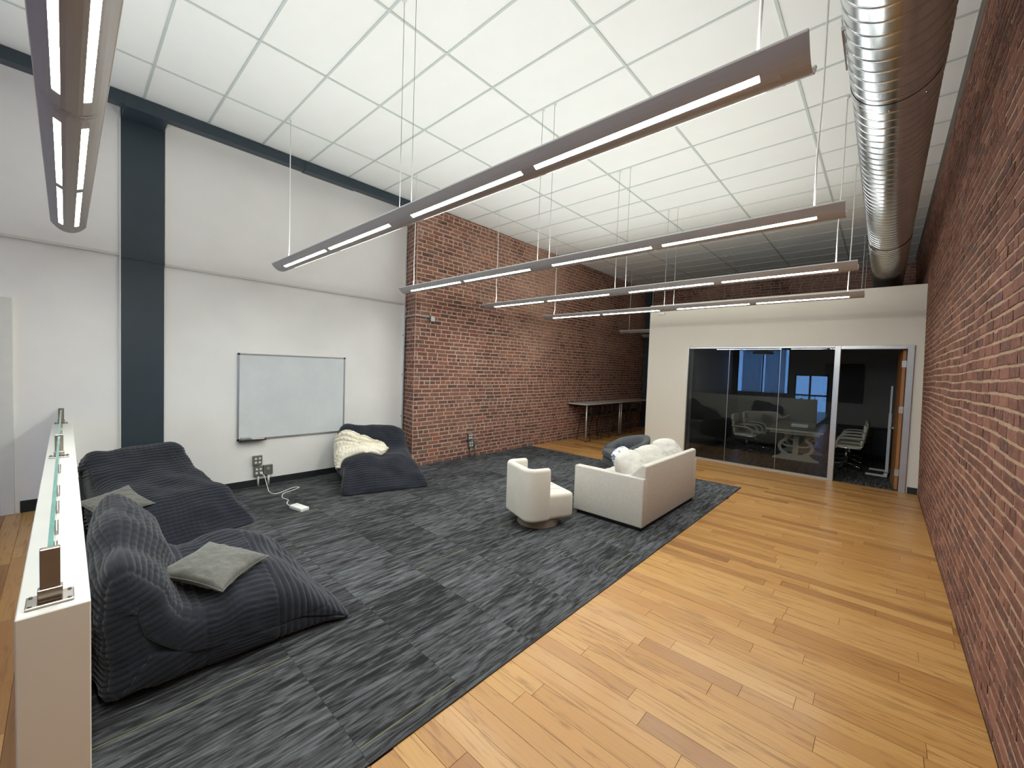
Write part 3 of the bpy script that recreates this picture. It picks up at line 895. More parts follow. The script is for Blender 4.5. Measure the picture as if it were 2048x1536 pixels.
LL = ['grey suspended lamp overhead at the upper left, seen end on', 'nearest full length suspended lamp crossing the middle of the ceiling', 'suspended lamp right behind the nearest full length one, ending beside the duct', 'suspended lamp hung just before the one at the cream partition top', 'suspended lamp crossing in front of the cream partition top', 'dim suspended lamp above the bar table, left of the partition', 'farthest dim suspended lamp over the bar table']
for k, y in enumerate([0.025, 1.875, 3.70, 5.545, 7.40, 11.05, 12.55]):
    lp = empty('suspended_lamp', (0, y, LZ), 0, LL[k], 'lamp', 'suspended strip lamps')
    o = link('housing', shell_me, None, lp)
    for s in (-1, 1): link('rim', rim_me[s], None, lp)
    lit = k < 5
    for key in slot_me:
        if lit:
            link('lit_slot', slot_me[key], None, lp)
    if not lit:
        for key in slot_me:
            me = slot_me[key].copy(); me.materials.clear(); me.materials.append(M['fixrim'])
            link('dark_slot', me, None, lp)
    for key in light_block_me: link('slot_light_block', light_block_me[key], None, lp)
    for x in bands: link('joint_band', bands[x], None, lp)
    for me in tube_me: link('lamp_tube', me, None, lp)
    for (nm, mt, path, r_) in cords():
        MB().tube(path, r_, 6).build(nm, mt, lp, smooth=True)
    for x in (-5.53, -3.04, -2.87, -0.43):
        MB().lathe([(0, -0.012), (0.012, -0.012), (0.02, 0), (0, 0)], 12, (x, 0, wire_h)).build('ceiling_cap', M['fixrim'], lp)
    if lit:
        la = bpy.data.lights.new('lamp_light', 'AREA')
        la.shape = 'RECTANGLE'; la.size = 5.2; la.size_y = 0.06
        la.energy = LAMP_W / 2; la.color = LAMP_COL
        for s in (-1, 1):      # wide spreading indirect light, one strip to either side
            lo = bpy.data.objects.new('lamp_light', la); COL.objects.link(lo)
            lo.parent = lp; lo.location = ((LX0 + LX1) / 2, s * 0.05, 0.088); lo.rotation_euler = (math.pi + s * R(42), 0, 0)

# ------------------------------------------------------------------ spiral duct
DX, DZ, DR = -0.042, 3.92, 0.228
duct = empty('spiral_duct', (DX, 0, DZ), 0, 'round galvanised spiral air duct under the ceiling along the right brick wall', 'air duct')
def duct_sec(ya, yb, r_):
    n = 64; m = 3
    a = np.linspace(0, 2 * np.pi, n, endpoint=False); yy = np.linspace(ya, yb, m)
    P = np.zeros((m, n, 3)); P[:, :, 0] = r_ * np.cos(a)[None]; P[:, :, 2] = r_ * np.sin(a)[None]; P[:, :, 1] = yy[:, None]
    return grid_mesh('duct_section', P, closed_v=True)
secs = [(-3.0, 3.68, DR), (3.66, 7.7, DR - 0.003), (7.68, YF - 0.03, DR)]
pitch = 0.112
for (ya, yb, r_) in secs:
    link('duct_section', duct_sec(ya, yb, r_), M['galv'], duct)
    y0 = max(ya, 0.8)
    nt = int((yb - y0) / pitch * 40)
    ang = np.arange(nt) / 40 * 2 * np.pi
    yy = y0 + np.arange(nt) / 40 * pitch
    prof = [(-0.007, -0.001), (-0.004, 0.004), (0.004, 0.004), (0.007, -0.001)]
    P = np.zeros((nt, 4, 3))
    for j, (dy, dr) in enumerate(prof):
        P[:, j, 0] = (r_ + dr) * np.cos(ang); P[:, j, 2] = (r_ + dr) * np.sin(ang); P[:, j, 1] = yy + dy
    link('spiral_seam', grid_mesh('spiral_seam', P), M['galv'], duct)
for yj in (3.67, 7.69):
    link('coupling', duct_sec(yj - 0.05, yj + 0.05, DR + 0.003), M['galv'], duct)
    for a in (-50, -95, -140, -200):
        MB().lathe([(0, 0.006), (0.006, 0.005), (0.007, 0)], 8).build('screw', M['steel'], duct, loc=((DR + 0.003) * math.cos(R(a)), yj + 0.03, (DR + 0.003) * math.sin(R(a))), rot=(0, R(90 - a), 0))
# side register
rg = MB()
for aa, ab in ((170, 176), (186, 192)):
    a0, a1 = R(aa), R(ab)
    pts = []
    for rr_ in (DR - 0.002, DR + 0.014):
        for (a_, y_) in ((a0, 2.98), (a0, 3.38), (a1, 3.38), (a1, 2.98)):
            pts.append((rr_ * math.cos(a_), y_, rr_ * math.sin(a_)))
    rg.add(pts, [(0, 1, 2, 3), (4, 5, 6, 7), (0, 1, 5, 4), (1, 2, 6, 5), (2, 3, 7, 6), (3, 0, 4, 7)])
rg.build('register_frame', M['galv'], duct)
sl = MB()
a0, a1 = R(176), R(186)
sl.add([((DR + 0.005) * math.cos(a_), y_, (DR + 0.005) * math.sin(a_)) for (a_, y_) in ((a0, 3.0), (a0, 3.36), (a1, 3.36), (a1, 3.0))], [(0, 1, 2, 3)])
sl.build('register_slot', M['black'], duct)

# ------------------------------------------------------------------ whiteboard
wbd = empty('whiteboard', (XW + 0.004, 2.45, 0.71), 0, 'white magnetic whiteboard in a thin aluminium frame on the plaster wall', 'whiteboard')
BW, BH = 1.575, 1.27
MB().box(0, 0.014, -BW / 2 + 0.01, BW / 2 - 0.01, 0.01, BH - 0.01).build('panel', M['board'], wbd)
for z in (0, BH - 0.022): MB().rbox(0, 0.022, -BW / 2, BW / 2, z, z + 0.022, 0.003, 1).build('frame_rail', M['wbframe'], wbd)
for y in (-BW / 2, BW / 2 - 0.022): MB().rbox(0, 0.022, y, y + 0.022, 0, BH, 0.003, 1).build('frame_stile', M['wbframe'], wbd)
for y in (-BW / 2 - 0.002, BW / 2 - 0.026):
    for z in (-0.002, BH - 0.026):
        MB().rbox(0, 0.025, y, y + 0.028, z, z + 0.028, 0.003, 1).build('corner_cap', M['black'], wbd)
MB().rbox(0.0, 0.024, -0.12, 0.12, BH - 0.02, BH - 0.005, 0.002, 1).build('name_strip', M['wbframe'], wbd)
MB().rbox(0.02, 0.085, -BW / 2 + 0.01, -BW / 2 + 0.36, -0.008, 0.004, 0.003, 1).build('pen_tray', M['black'], wbd)
er = empty('board_eraser', (XW + 0.055, 1.76, 0.7145), 0, 'grey whiteboard eraser on the black pen tray', 'eraser')
MB().rbox(-0.025, 0.028, -0.06, 0.06, 0.012, 0.045, 0.006, 2).build('handle', M['wbframe'], er)
MB().rbox(-0.024, 0.027, -0.058, 0.058, 0, 0.013, 0.002, 1).build('felt', M['eraser'], er)
for i, (y, c, lb) in enumerate(((1.90, 'whiteplastic', 'white board marker on the pen tray under the whiteboard'), (1.965, 'pen', 'red board marker on the pen tray under the whiteboard'))):
    pn = empty('marker', (XW + 0.05 + 0.016 * i, y, 0.7145 + 0.007), 0, lb, 'marker')
    MB().tube([(0, -0.05, 0), (0, 0.035, 0)], 0.007, 8).build('barrel', M['whiteplastic'], pn, smooth=True)
    MB().tube([(0, 0.035, 0), (0, 0.07, 0)], 0.0078, 8).build('cap', M['pen' if c == 'pen' else 'black'], pn, smooth=True)

# ------------------------------------------------------------------ sockets and conduits
def outlet(name, x, y, z, mat_box, label, pw=0.12, parent=None):
    o = empty(name, (x, y, z), 0, label, 'wall outlet')
    MB().rbox(0, 0.05, -pw / 2, pw / 2, 0, 0.14, 0.004, 1).build('box', mat_box, o)
    for a in (-0.026, 0.026):
        for b in (0.04, 0.098):
            s_ = MB().lathe([(0, 0.004), (0.015, 0.004), (0.017, 0)], 14).build('socket', M['whiteplastic'], o, loc=(0.05, a, b), rot=(0, R(90), 0))
            MB().box(-0.006, -0.004, -0.004, 0.004, 0.0042, 0.005).build('slot', M['black'], s_)
            MB().box(0.003, 0.005, -0.004, 0.004, 0.0042, 0.005).build('slot', M['black'], s_)
    return o
o1 = outlet('quad_outlet', XW, 1.922, 0.325, M['boxmetal'], 'upper grey four socket box under the whiteboard')
o2 = outlet('quad_outlet', XW, 1.935, 0.165, M['boxmetal'], 'lower grey four socket box with a white plug under the whiteboard')
MB().tube([(0.026, 0, 0.005), (0.026, 0, -0.158)], 0.013, 10).build('conduit', M['trimwhite'], o2, smooth=True)
js = empty('data_box', (XW, 2.062, 0.165), 0, 'square grey data box with a round port under the whiteboard', 'wall box')
MB().rbox(0, 0.055, -0.062, 0.062, 0, 0.145, 0.004, 1).build('box', M['boxmetal'], js)
MB().lathe([(0, 0.012), (0.012, 0.012), (0.014, 0.008), (0.024, 0.006), (0.026, 0)], 18).build('port', M['alu'], js, loc=(0.055, 0, 0.085), rot=(0, R(90), 0))
MB().tube([(0.028, 0.01, 0.003), (0.028, 0.01, -0.158)], 0.016, 10).build('conduit', M['trimwhite'], js, smooth=True)
o3 = outlet('quad_outlet', XB + 0.012, 5.70, 0.375, M['boxmetal'], 'upper grey four socket box on the left brick wall')
o4 = outlet('quad_outlet', XB + 0.012, 5.725, 0.215, M['boxmetal'], 'lower grey four socket box on the left brick wall')
MB().tube([(0.026, 0, 0.004), (0.026, 0, -0.215)], 0.013, 8).build('conduit', M['boxmetal'], o4, smooth=True)
vb = empty('data_box', (XB + 0.012, 5.86, 0.255), 0, 'small grey data box beside the sockets on the left brick wall', 'wall box')
MB().rbox(0, 0.04, -0.05, 0.05, 0, 0.09, 0.004, 1).build('box', M['boxmetal'], vb)
MB().tube([(0.02, 0, 0.003), (0.02, 0, -0.255)], 0.012, 8).build('conduit', M['boxmetal'], vb, smooth=True)
# power supply on the carpet with its cord
ps = empty('power_adapter', (-5.42, 2.0, 0.0075), R(12), 'white rectangular power adapter lying on the carpet', 'adapter')
MB().rbox(-0.13, 0.13, -0.055, 0.055, 0, 0.042, 0.008, 3).build('case', M['whiteplastic'], ps, smooth=False)
MB().rbox(-0.10, -0.04, -0.03, 0.03, 0.042, 0.0435, 0.0005, 1).build('label_plate', M['trimwhite'], ps)
pc = empty('adapter_cable', (-6.7, 2.0, 0.01), 0, 'white power cord looping from the wall socket to the adapter', 'cord')
def smooth_path(pts, n=8):
    P = [Vector(p) for p in pts]; out = []
    for i in range(len(P) - 1):
        p0 = P[max(i - 1, 0)]; p1 = P[i]; p2 = P[i + 1]; p3 = P[min(i + 2, len(P) - 1)]
        for k in range(n):
            t = k / n
            out.append(0.5 * ((2 * p1) + (-p0 + p2) * t + (2 * p0 - 5 * p1 + 4 * p2 - p3) * t * t + (-p0 + 3 * p1 - 3 * p2 + p3) * t ** 3))
    out.append(P[-1])
    return out
zf = 0.0135
cpath = [(XW + 0.085, 1.962, 0.205), (XW + 0.13, 1.985, 0.17), (XW + 0.16, 2.0, 0.09), (XW + 0.24, 2.0, zf + 0.006), (-6.40, 1.955, zf), (-6.26, 1.975, zf), (-6.27, 2.06, zf), (-6.36, 2.20, zf), (-6.40, 2.30, zf), (-6.35, 2.34, zf), (-6.26, 2.20, zf), (-6.2, 2.08, zf), (-6.02, 2.0, zf), (-5.86, 2.02, zf), (-5.74, 1.965, zf), (-5.62, 1.955, zf), (-5.55, 1.972, 0.024)]
MB().tube(smooth_path([(p[0] + 6.7, p[1] - 2.0, p[2] - 0.01) for p in cpath]), 0.0055, 8).build('cable', M['cord'], pc, smooth=True)
MB().rbox(XW + 6.754, XW + 6.788, -0.056, -0.020, 0.178, 0.212, 0.006, 2).build('plug', M['whiteplastic'], pc)

# conduit running down the corner and box on the brick
ct = empty('electrical_conduit', (0, 0, 0), 0, 'thin grey metal conduit up the wall corner to a box on the brick', 'conduit')
MB().tube(smooth_path([(XW + 0.06, YB - 0.035, 0.0), (XW + 0.06, YB - 0.035, 1.5), (XW + 0.06, YB - 0.035, 2.70), (XW + 0.085, YB - 0.035, 2.77), (XW + 0.14, YB - 0.06, 2.80), (XB + 0.00, YBC - 0.025, 2.80), (XB + 0.035, YBC + 0.01, 2.80), (XB + 0.035, 4.60, 2.80)], 6), 0.012, 8).build('pipe', M['wbframe'], ct, smooth=True)
for z in (0.9, 1.7, 2.45): MB().rbox(XW + 0.01, XW + 0.076, YB - 0.052, YB - 0.012, z, z + 0.02, 0.002, 1).build('strap', M['wbframe'], ct)
MB().rbox(XB + 0.012, XB + 0.075, 4.60, 4.70, 2.72, 2.83, 0.006, 1).build('junction_box', M['boxmetal'], ct)
MB().tube(smooth_path([(XB + 0.04, 4.64, 2.72), (XB + 0.03, 4.60, 2.64), (XB + 0.025, 4.63, 2.56), (XB + 0.025, 4.70, 2.52)]), 0.004, 6).build('loose_wire', M['wbframe'], ct, smooth=True)

# smoke / motion sensor on the partition
sn = empty('wall_sensor', (-4.03, YP, 3.30), 0, 'small white sensor on the cream partition near its top left corner', 'sensor')
MB().rbox(-0.085, 0.085, -0.05, 0, 0, 0.075, 0.02, 3).build('case', M['whiteplastic'], sn, smooth=True)
MB().rbox(-0.05, 0.05, -0.053, -0.045, 0.02, 0.045, 0.002, 1).build('lens', M['trimwhite'], sn)

# ------------------------------------------------------------------ bean bag loungers
def catmull(pts, n):
    P = np.array(pts, float); m = len(P); out = []
    for i in range(m):
        p0, p1, p2, p3 = P[(i - 1) % m], P[i], P[(i + 1) % m], P[(i + 2) % m]
        t = np.linspace(0, 1, 40, endpoint=False)[:, None]
        out.append(0.5 * (2 * p1 + (-p0 + p2) * t + (2 * p0 - 5 * p1 + 4 * p2 - p3) * t ** 2 + (-p0 + 3 * p1 - 3 * p2 + p3) * t ** 3))
    Q = np.vstack(out)
    d = np.r_[0, np.cumsum(np.linalg.norm(np.diff(np.vstack([Q, Q[:1]]), axis=0), axis=1))]
    L = d[-1]
    s = np.linspace(0, L, n, endpoint=False)
    Qc = np.vstack([Q, Q[:1]])
    return np.stack([np.interp(s, d, Qc[:, k]) for k in range(2)], 1), s, L

def bag_surface(outline, skel, W, nth=720, nt=150, seed=1, rib=0.043, amp=0.011, power=4.5, side_panel=None, tilt=0.0, flare=0.08, sag=0.0, taper=0.0, ear=0.0):
    """lounger along +u with z up; returns array (nth, nt, 3) in local (x = across, y = u, z)"""
    O, s, L = catmull(outline, nth)
    O[:, 1] = np.maximum(O[:, 1], 0.0)
    SK = np.array(skel, float)
    # nearest point of the skeleton, smoothed round the loop
    seg = []
    for i in range(len(SK) - 1):
        tt = np.linspace(0, 1, 60)[:, None]
        seg.append(SK[i] + (SK[i + 1] - SK[i]) * tt)
    SKd = np.vstack(seg)
    idx = np.argmin(((O[:, None, :] - SKd[None]) ** 2).sum(-1), 1)
    Kp = SKd[idx]
    ker = np.hanning(21); ker /= ker.sum()
    for k in range(2):
        Kp[:, k] = np.convolve(np.r_[Kp[-10:, k], Kp[:, k], Kp[:10, k]], ker, 'valid')
    ph_ = np.linspace(0, np.pi, 4001)
    tt_ = -np.sign(np.cos(ph_)) * np.abs(np.cos(ph_)) ** (2 / power)
    ff_ = np.sin(ph_) ** (2 / power)
    gl = np.r_[0, np.cumsum(np.hypot(np.diff(tt_) * W / 2, np.diff(ff_) * 0.34))]
    gs = np.linspace(0, gl[-1], nt)
    t = np.interp(gs, gl, tt_); f = np.interp(gs, gl, ff_)
    t[0], t[-1] = -1, 1
    f[0] = f[-1] = 0.0
    P = np.zeros((nth, nt, 3))
    U = Kp[:, None, 0] + (O[:, None, 0] - Kp[:, None, 0]) * f[None]
    Z = Kp[:, None, 1] + (O[:, None, 1] - Kp[:, None, 1]) * f[None]
    umax = O[:, 0].max()
    wide = W / 2 * (1 + flare * np.clip((U / umax - 0.55) / 0.45, 0, 1) ** 2 - 0.04 * np.clip((Z - 0.4) / 0.4, 0, 1) - taper * np.clip(1 - U / umax, 0, 1))
    P[:, :, 0] = t[None] * wide
    P[:, :, 1] = U
    P[:, :, 2] = Z
    P[:, :, 2] += ear * np.exp(-((P[:, :, 0] + W * 0.42) / 0.13) ** 2) * np.clip((Z - 0.55) / 0.2, 0, 1)
    # slump: the back leans over to one side, the seat sags
    P[:, :, 2] += tilt * P[:, :, 0] * np.clip(P[:, :, 2] / 0.6, 0, 1)
    P[:, :, 2] -= sag * np.exp(-((P[:, :, 0] / (W * 0.3)) ** 2)) * np.clip((P[:, :, 2] - 0.25) / 0.2, 0, 1) * np.exp(-(((P[:, :, 1] - 0.75 * umax / 1.3) / 0.3) ** 2))
    S = np.broadcast_to(s[:, None], (nth, nt)); X = P[:, :, 0].copy()
    big = vnoise(S * 4.5 + 3, X * 4.5 + 9, seed) * 0.028 + vnoise(S * 9 + 1, X * 9, seed + 1) * 0.010
    def normals(P):
        du = np.roll(P, -1, 0) - np.roll(P, 1, 0)
        dv = np.gradient(P, axis=1)
        n = np.cross(du, dv)
        n /= np.linalg.norm(n, axis=2, keepdims=True) + 1e-9
        c = P.mean((0, 1))
        if ((P - c) * n).sum() < 0: n = -n
        return n
    N0 = normals(P)
    floorfade = np.clip(P[:, :, 2] / 0.05, 0, 1)
    P = P + N0 * (big * floorfade)[..., None]
    # ribs: across the width on the gusset, level lines on the back's sides, upright on the nose, lengthwise in the middle
    U_ = P[:, :, 1]; Z_ = P[:, :, 2]
    wob = 0.25 * vnoise(X * 5 + 7, S * 2, seed + 2) + 0.10 * vnoise(X * 14, S * 5, seed + 5)
    def ribs(ph, along, bl, depth):
        r1 = np.abs(np.sin(np.pi * ph)) ** 0.6
        bub = 1 - depth + depth * np.abs(np.sin(np.pi * (along / bl + 0.37 * np.sin(np.floor(ph) * 12.9898)))) ** 0.8
        gather = np.clip(vnoise(S * 2.2 + 31, X * 2.2 + 5, seed + 7) + 0.45, 0, 1)
        return r1 * (1 - gather + gather * bub)
    F = np.broadcast_to(f[None], S.shape)
    cap = 1 / (1 + np.exp((F - 0.80) / 0.012))
    noseu = side_panel[1] if side_panel else 0.78 * umax
    nose = 1 / (1 + np.exp(-(U_ - noseu) / 0.006))
    h = ribs(S / rib + wob, X, 0.048, 0.55)
    hs = ribs((Z_ - 0.30 * U_) / (rib * 0.9) + wob, U_, 0.09, 0.15)
    hn = ribs(U_ / rib + 0.5 * wob, Z_ + X, 0.2, 0.08)
    h = h * (1 - cap) + hs * cap
    h = h - 0.6 * np.exp(-((F - 0.80) / 0.03) ** 2) * (1 - nose)
    if side_panel:
        h = h * (1 - nose) + hn * nose
        m = (1 / (1 + np.exp(-(U_ - side_panel[0]) / 0.006))) * (1 - nose)
        girth = gs
        G_ = np.broadcast_to(girth[None], S.shape)
        h2 = ribs(G_ / rib + 0.5 * vnoise(U_ * 9, G_ * 3, seed + 3), U_, 0.11, 0.4)
        seam = np.exp(-((U_ - side_panel[0]) / 0.012) ** 2) + np.exp(-((U_ - side_panel[1]) / 0.010) ** 2) + nose * np.exp(-((Z_ - 0.14) / 0.008) ** 2)
        h = h * (1 - m) + h2 * m - 0.6 * np.clip(seam, 0, 1)
    else:
        h = h * (1 - nose * cap) + hn * nose * cap
    N1 = normals(P)
    capfade = np.clip(f / 0.06, 0, 1)[None]
    P = P + N1 * (amp * (h - 0.4) * capfade * (0.3 + 0.7 * floorfade))[..., None]
    P[:, :, 2] = np.maximum(P[:, :, 2], 0.0)
    return P

OUT = [(0.06, 0.0), (0.0, 0.25), (0.02, 0.60), (0.10, 0.80), (0.24, 0.83), (0.36, 0.70), (0.46, 0.53), (0.62, 0.47), (0.82, 0.45), (1.02, 0.36), (1.20, 0.19), (1.33, 0.03), (1.28, 0.0), (0.9, 0.0), (0.5, 0.0)]
SKE = [(0.16, 0.60), (0.22, 0.30), (0.45, 0.20), (1.0, 0.15), (1.28, 0.035)]

def place_bag(P, loc, rz, label):
    o = empty('bean_bag_lounger', loc, rz, label, 'bean bag', 'ribbed dark bean bag loungers')
    me = grid_mesh('bean_bag_cover', P, closed_u=True)
    bm = bmesh.new(); bm.from_mesh(me)
    # close the two side seams with a shallow fan
    for sg in (-1, 1):
        ed = [e for e in bm.edges if e.is_boundary and e.verts[0].co.x * sg > 0]
        vs_ = {v for e in ed for v in e.verts}
        c_ = sum((v.co for v in vs_), Vector()) / max(1, len(vs_))
        cv = bm.verts.new((c_.x - sg * 0.22, c_.y + 0.02, c_.z - 0.05))
        for e in ed:
            try: bm.faces.new((e.verts[0], e.verts[1], cv))
            except ValueError: pass
    xm = max(abs(v.co.x) for v in bm.verts)
    for _ in range(6): bmesh.ops.smooth_vert(bm, verts=[v for v in bm.verts if abs(v.co.x) > xm * 0.93], factor=0.5, use_axis_x=True, use_axis_y=False, use_axis_z=False)
    bmesh.ops.recalc_face_normals(bm, faces=bm.faces)
    bm.to_mesh(me); bm.free()
    me.polygons.foreach_set('use_smooth', [True] * len(me.polygons))
    link('cover', me, M['fur'], o)
    return o
# near lounger in front of the low wall, facing +y
OUT_B = [(0.05, 0.0), (-0.01, 0.3), (0.0, 0.62), (0.03, 0.79), (0.10, 0.86), (0.20, 0.805), (0.31, 0.68), (0.365, 0.54), (0.41, 0.455), (0.52, 0.43), (0.68, 0.46), (0.85, 0.455), (1.03, 0.36), (1.20, 0.19), (1.33, 0.03), (1.28, 0.0), (0.9, 0.0), (0.5, 0.0)]
PBn = bag_surface(OUT_B, SKE, 1.08, seed=21, tilt=-0.20, side_panel=(0.47, 0.86), flare=0.10, power=4.5, ear=0.03)
bagB = place_bag(PBn, (-3.42, 0.092, 0.0075), 0.0, 'nearest dark ribbed bean bag lounger, seen from its side beside the low wall')
# big lounger against the column, facing +x
OUT_A = [(0.04, 0.0), (0.0, 0.3), (0.04, 0.66), (0.14, 0.80), (0.30, 0.82), (0.48, 0.70), (0.68, 0.58), (0.90, 0.50), (1.12, 0.42), (1.34, 0.27), (1.50, 0.10), (1.58, 0.015), (1.5, 0.0), (1.0, 0.0), (0.5, 0.0)]
SKE_A = [(0.22, 0.6), (0.3, 0.3), (0.6, 0.22), (1.2, 0.15), (1.52, 0.03)]
PA = bag_surface(OUT_A, SKE_A, 1.22, seed=33, amp=0.009, flare=0.06, tilt=-0.02, taper=0.32, power=6.0)
bagA = place_bag(PA, (-6.67, 0.48, 0.0075), -math.pi / 2 + R(14), 'large dark ribbed bean bag lounger leaning against the dark column')
# lounger with the throw by the brick wall, facing +x and a little to the camera
PC = bag_surface(OUT, SKE, 1.12, seed=47, amp=0.008, flare=0.12, rib=0.04, tilt=0.07)
bagC = place_bag(PC, (-6.62, 3.62, 0.0075), -math.pi / 2 - R(18), 'dark ribbed bean bag lounger with the ivory throw, in the corner by the brick wall')
MB().rbox(-0.012, 0.012, -0.004, 0.004, 0, 0.03, 0.001, 1).build('tag', M['pen'], bagB, loc=(0.50, 1.27, 0.035))

def pillow_mesh(wx, wy, th, seed=0, nx=48, pinch=0.13, wrinkle=0.006, ex=2.6, rnd=0.42):
    u = np.linspace(-1, 1, nx); v = np.linspace(-1, 1, nx)
    U, V = np.meshgrid(u, v, indexing='ij')
    X = U * wx / 2 * (1 - pinch * (1 - V ** 2) * np.abs(U) ** 2)
    Y = V * wy / 2 * (1 - pinch * (1 - U ** 2) * np.abs(V) ** 2)
    H = th / 2 * ((1 - np.abs(U) ** ex) * (1 - np.abs(V) ** ex)) ** rnd
    if pinch == 0.0:   # soft round corners
        k_ = np.sqrt(np.clip(1 - 0.28 * (U * V) ** 2, 0, 1))
        X = X * k_; Y = Y * k_
    wr_ = wrinkle * (vnoise(U * 5 + 3, V * 5, seed) + 0.5 * vnoise(U * 11, V * 11 + 4, seed + 1)) * np.clip(H / (th * 0.2), 0, 1)
    top = np.stack([X, Y, H + wr_], -1); bot = np.stack([X, Y, -H + wr_], -1)
    n = nx * nx
    me = bpy.data.meshes.new('pillow')
    I = np.arange(n).reshape(nx, nx)
    q = np.stack([I[:-1, :-1], I[1:, :-1], I[1:, 1:], I[:-1, 1:]], -1).reshape(-1, 4)
    q2 = q[:, ::-1] + n
    bd = list(I[:-1, 0]) + list(I[-1, :-1]) + list(I[:0:-1, -1]) + list(I[0, :0:-1])
    vs = np.vstack([top.reshape(-1, 3), bot.reshape(-1, 3)])
    faces = [tuple(map(int, f)) for f in q] + [tuple(map(int, f)) for f in q2]
    me.from_pydata([tuple(map(float, p)) for p in vs], [], faces)
    bm = bmesh.new(); bm.from_mesh(me)
    bmesh.ops.remove_doubles(bm, verts=bm.verts, dist=0.0008)
    bmesh.ops.recalc_face_normals(bm, faces=bm.faces)
    bm.to_mesh(me); bm.free()
    me.polygons.foreach_set('use_smooth', [True] * len(me.polygons))
    return me

def cushion(label, loc, rot, wx, wy, th, mat, seed, name='throw_cushion', cat='cushion', soft=False, piping=True):
    o = empty(name, loc, 0, label, cat)
    o.rotation_euler = (Matrix.Rotation(rot[1], 3, 'Y') @ Matrix.Rotation(rot[0], 3, 'X') @ Matrix.Rotation(rot[2], 3, 'Z')).to_euler()
    link('cover', pillow_mesh(wx, wy, th, seed, pinch=0.0, ex=2.2, rnd=0.55) if soft else pillow_mesh(wx, wy, th, seed, wrinkle=0.005), mat, o)
    if piping:
        pts = []
        for k in range(96):
            e = k / 24.0; sd = int(e); t = (e - sd) * 2 - 1
            U, V = [(t, -1), (1, t), (-t, 1), (-1, -t)][sd]
            pts.append((U * wx / 2 * (1 - 0.13 * (1 - V * V) * U * U), V * wy / 2 * (1 - 0.13 * (1 - U * U) * V * V), 0))
        pts.append(pts[0])
        MB().tube(pts, 0.0045, 6, caps=False).build('piping', mat, o, smooth=True)
    return o
cushion('grey velvet cushion lying on the nearest bean bag seat', (-3.24, 0.67, 0.51), (R(-5), R(9), R(40)), 0.45, 0.45, 0.12, M['cushion'], 3)
cushion('grey velvet cushion lying on the large bean bag by the column', (-5.50, 0.33, 0.44), (R(0), R(21), R(24)), 0.42, 0.42, 0.075, M['cushion'], 8)

# ------------------------------------------------------------------ ivory throw on the corner lounger
def throw_blanket():
    nth, nt, _ = PC.shape
    # smooth copy of the lounger surface to lie on
    Ps = bag_surface(OUT, SKE, 1.12, seed=47, amp=0.0, flare=0.12, rib=0.04, tilt=0.07)
    na, nb = 150, 190
    # index along the girth (i) from the front of the back to the seat, across (j) from right to the left side
    O, s, L = catmull(OUT, nth)
    iu = lambda u, top=True: min((i for i in range(nth) if O[i, 1] > 0.2), key=lambda i: abs(O[i, 0] - u) + (0 if O[i, 1] > 0.3 else 9))
    P = np.zeros((na, nb, 3))
    du = np.roll(Ps, -1, 0) - np.roll(Ps, 1, 0); dv = np.gradient(Ps, axis=1)
    N = np.cross(du, dv); N /= np.linalg.norm(N, axis=2, keepdims=True) + 1e-9
    if ((Ps - Ps.mean((0, 1))) * N).sum() < 0: N = -N
    def samp(A, i, j):
        i0 = np.floor(i).astype(int); j0 = np.clip(np.floor(j).astype(int), 0, nt - 2)
        fi = (i - i0)[..., None]; fj = np.clip(j - j0, 0, 1)[..., None]
        i0 %= nth; i1 = (i0 + 1) % nth
        return (A[i0, j0] * (1 - fi) + A[i1, j0] * fi) * (1 - fj) + (A[i0, j0 + 1] * (1 - fi) + A[i1, j0 + 1] * fi) * fj
    ia, ib = iu(0.37), iu(0.82)
    a = np.linspace(0, 1, na)[:, None] * np.ones((1, nb)); b = np.linspace(0, 1, nb)[None] * np.ones((na, 1))
    # ragged outline
    lo = 0.05 * vnoise(b * 6, b * 0 + 2, 3) + 0.10 * np.sin(b * 5.5 + 0.6); hi = 0.05 * vnoise(b * 6 + 9, b * 0, 4) + 0.16 * np.clip(b - 0.45, 0, 1)
    rd = np.sqrt(np.clip(np.minimum(b / 0.14, (1 - b) / 0.10), 0.02, 1)) ** 0.8
    ii = ia + (ib - ia) * (0.5 + ((lo) * (1 - a) + (1 + hi) * a - 0.5) * rd)
    j_left = nt - 5.0; j_right = nt * 0.40
    jj = j_right + (j_left - j_right) * b + 2.5 * vnoise(a * 5, a * 0 + 5, 6) * (1 - b)
    base = samp(Ps, ii, jj); nn = samp(N, ii, jj)
    nn /= np.linalg.norm(nn, axis=2, keepdims=True) + 1e-9
    ph = (a * 10 + 0.5 * vnoise(b * 4, a * 4, 12))
    rope = np.abs(np.sin(np.pi * ph)) ** 0.7
    knots = np.abs(np.sin(np.pi * (b * 20 + 0.5 * (np.floor(ph) % 2)))) ** 0.7
    fold = np.clip(1 - np.abs(b - 0.42 - 0.08 * np.sin(a * 6)) / 0.05, 0, 1) * 0.028
    edge = np.minimum(np.minimum(a, 1 - a) * 12, np.minimum(b, 1 - b) * 16)
    edge = np.clip(edge * 1.6, 0, 1) ** 0.4
    hgt = 0.006 + edge * (0.014 + 0.032 * rope * (0.55 + 0.45 * knots)) - fold + (0.02 + 0.035 * np.exp(-((b - 0.35) / 0.3) ** 2) + 0.018 * vnoise(a * 4, b * 6, 20)) * edge
    P = base + nn * np.maximum(hgt, 0.006)[..., None]
    P[:, :, 2] = np.maximum(P[:, :, 2], 0.012)
    me = grid_mesh('throw_blanket', P)
    return me
th = empty('throw_blanket', tuple(bagC.location), bagC.rotation_euler.z, 'chunky ivory knitted throw draped over the bean bag by the brick wall', 'blanket')
ob = link('knit', throw_blanket(), M['throw'], th)
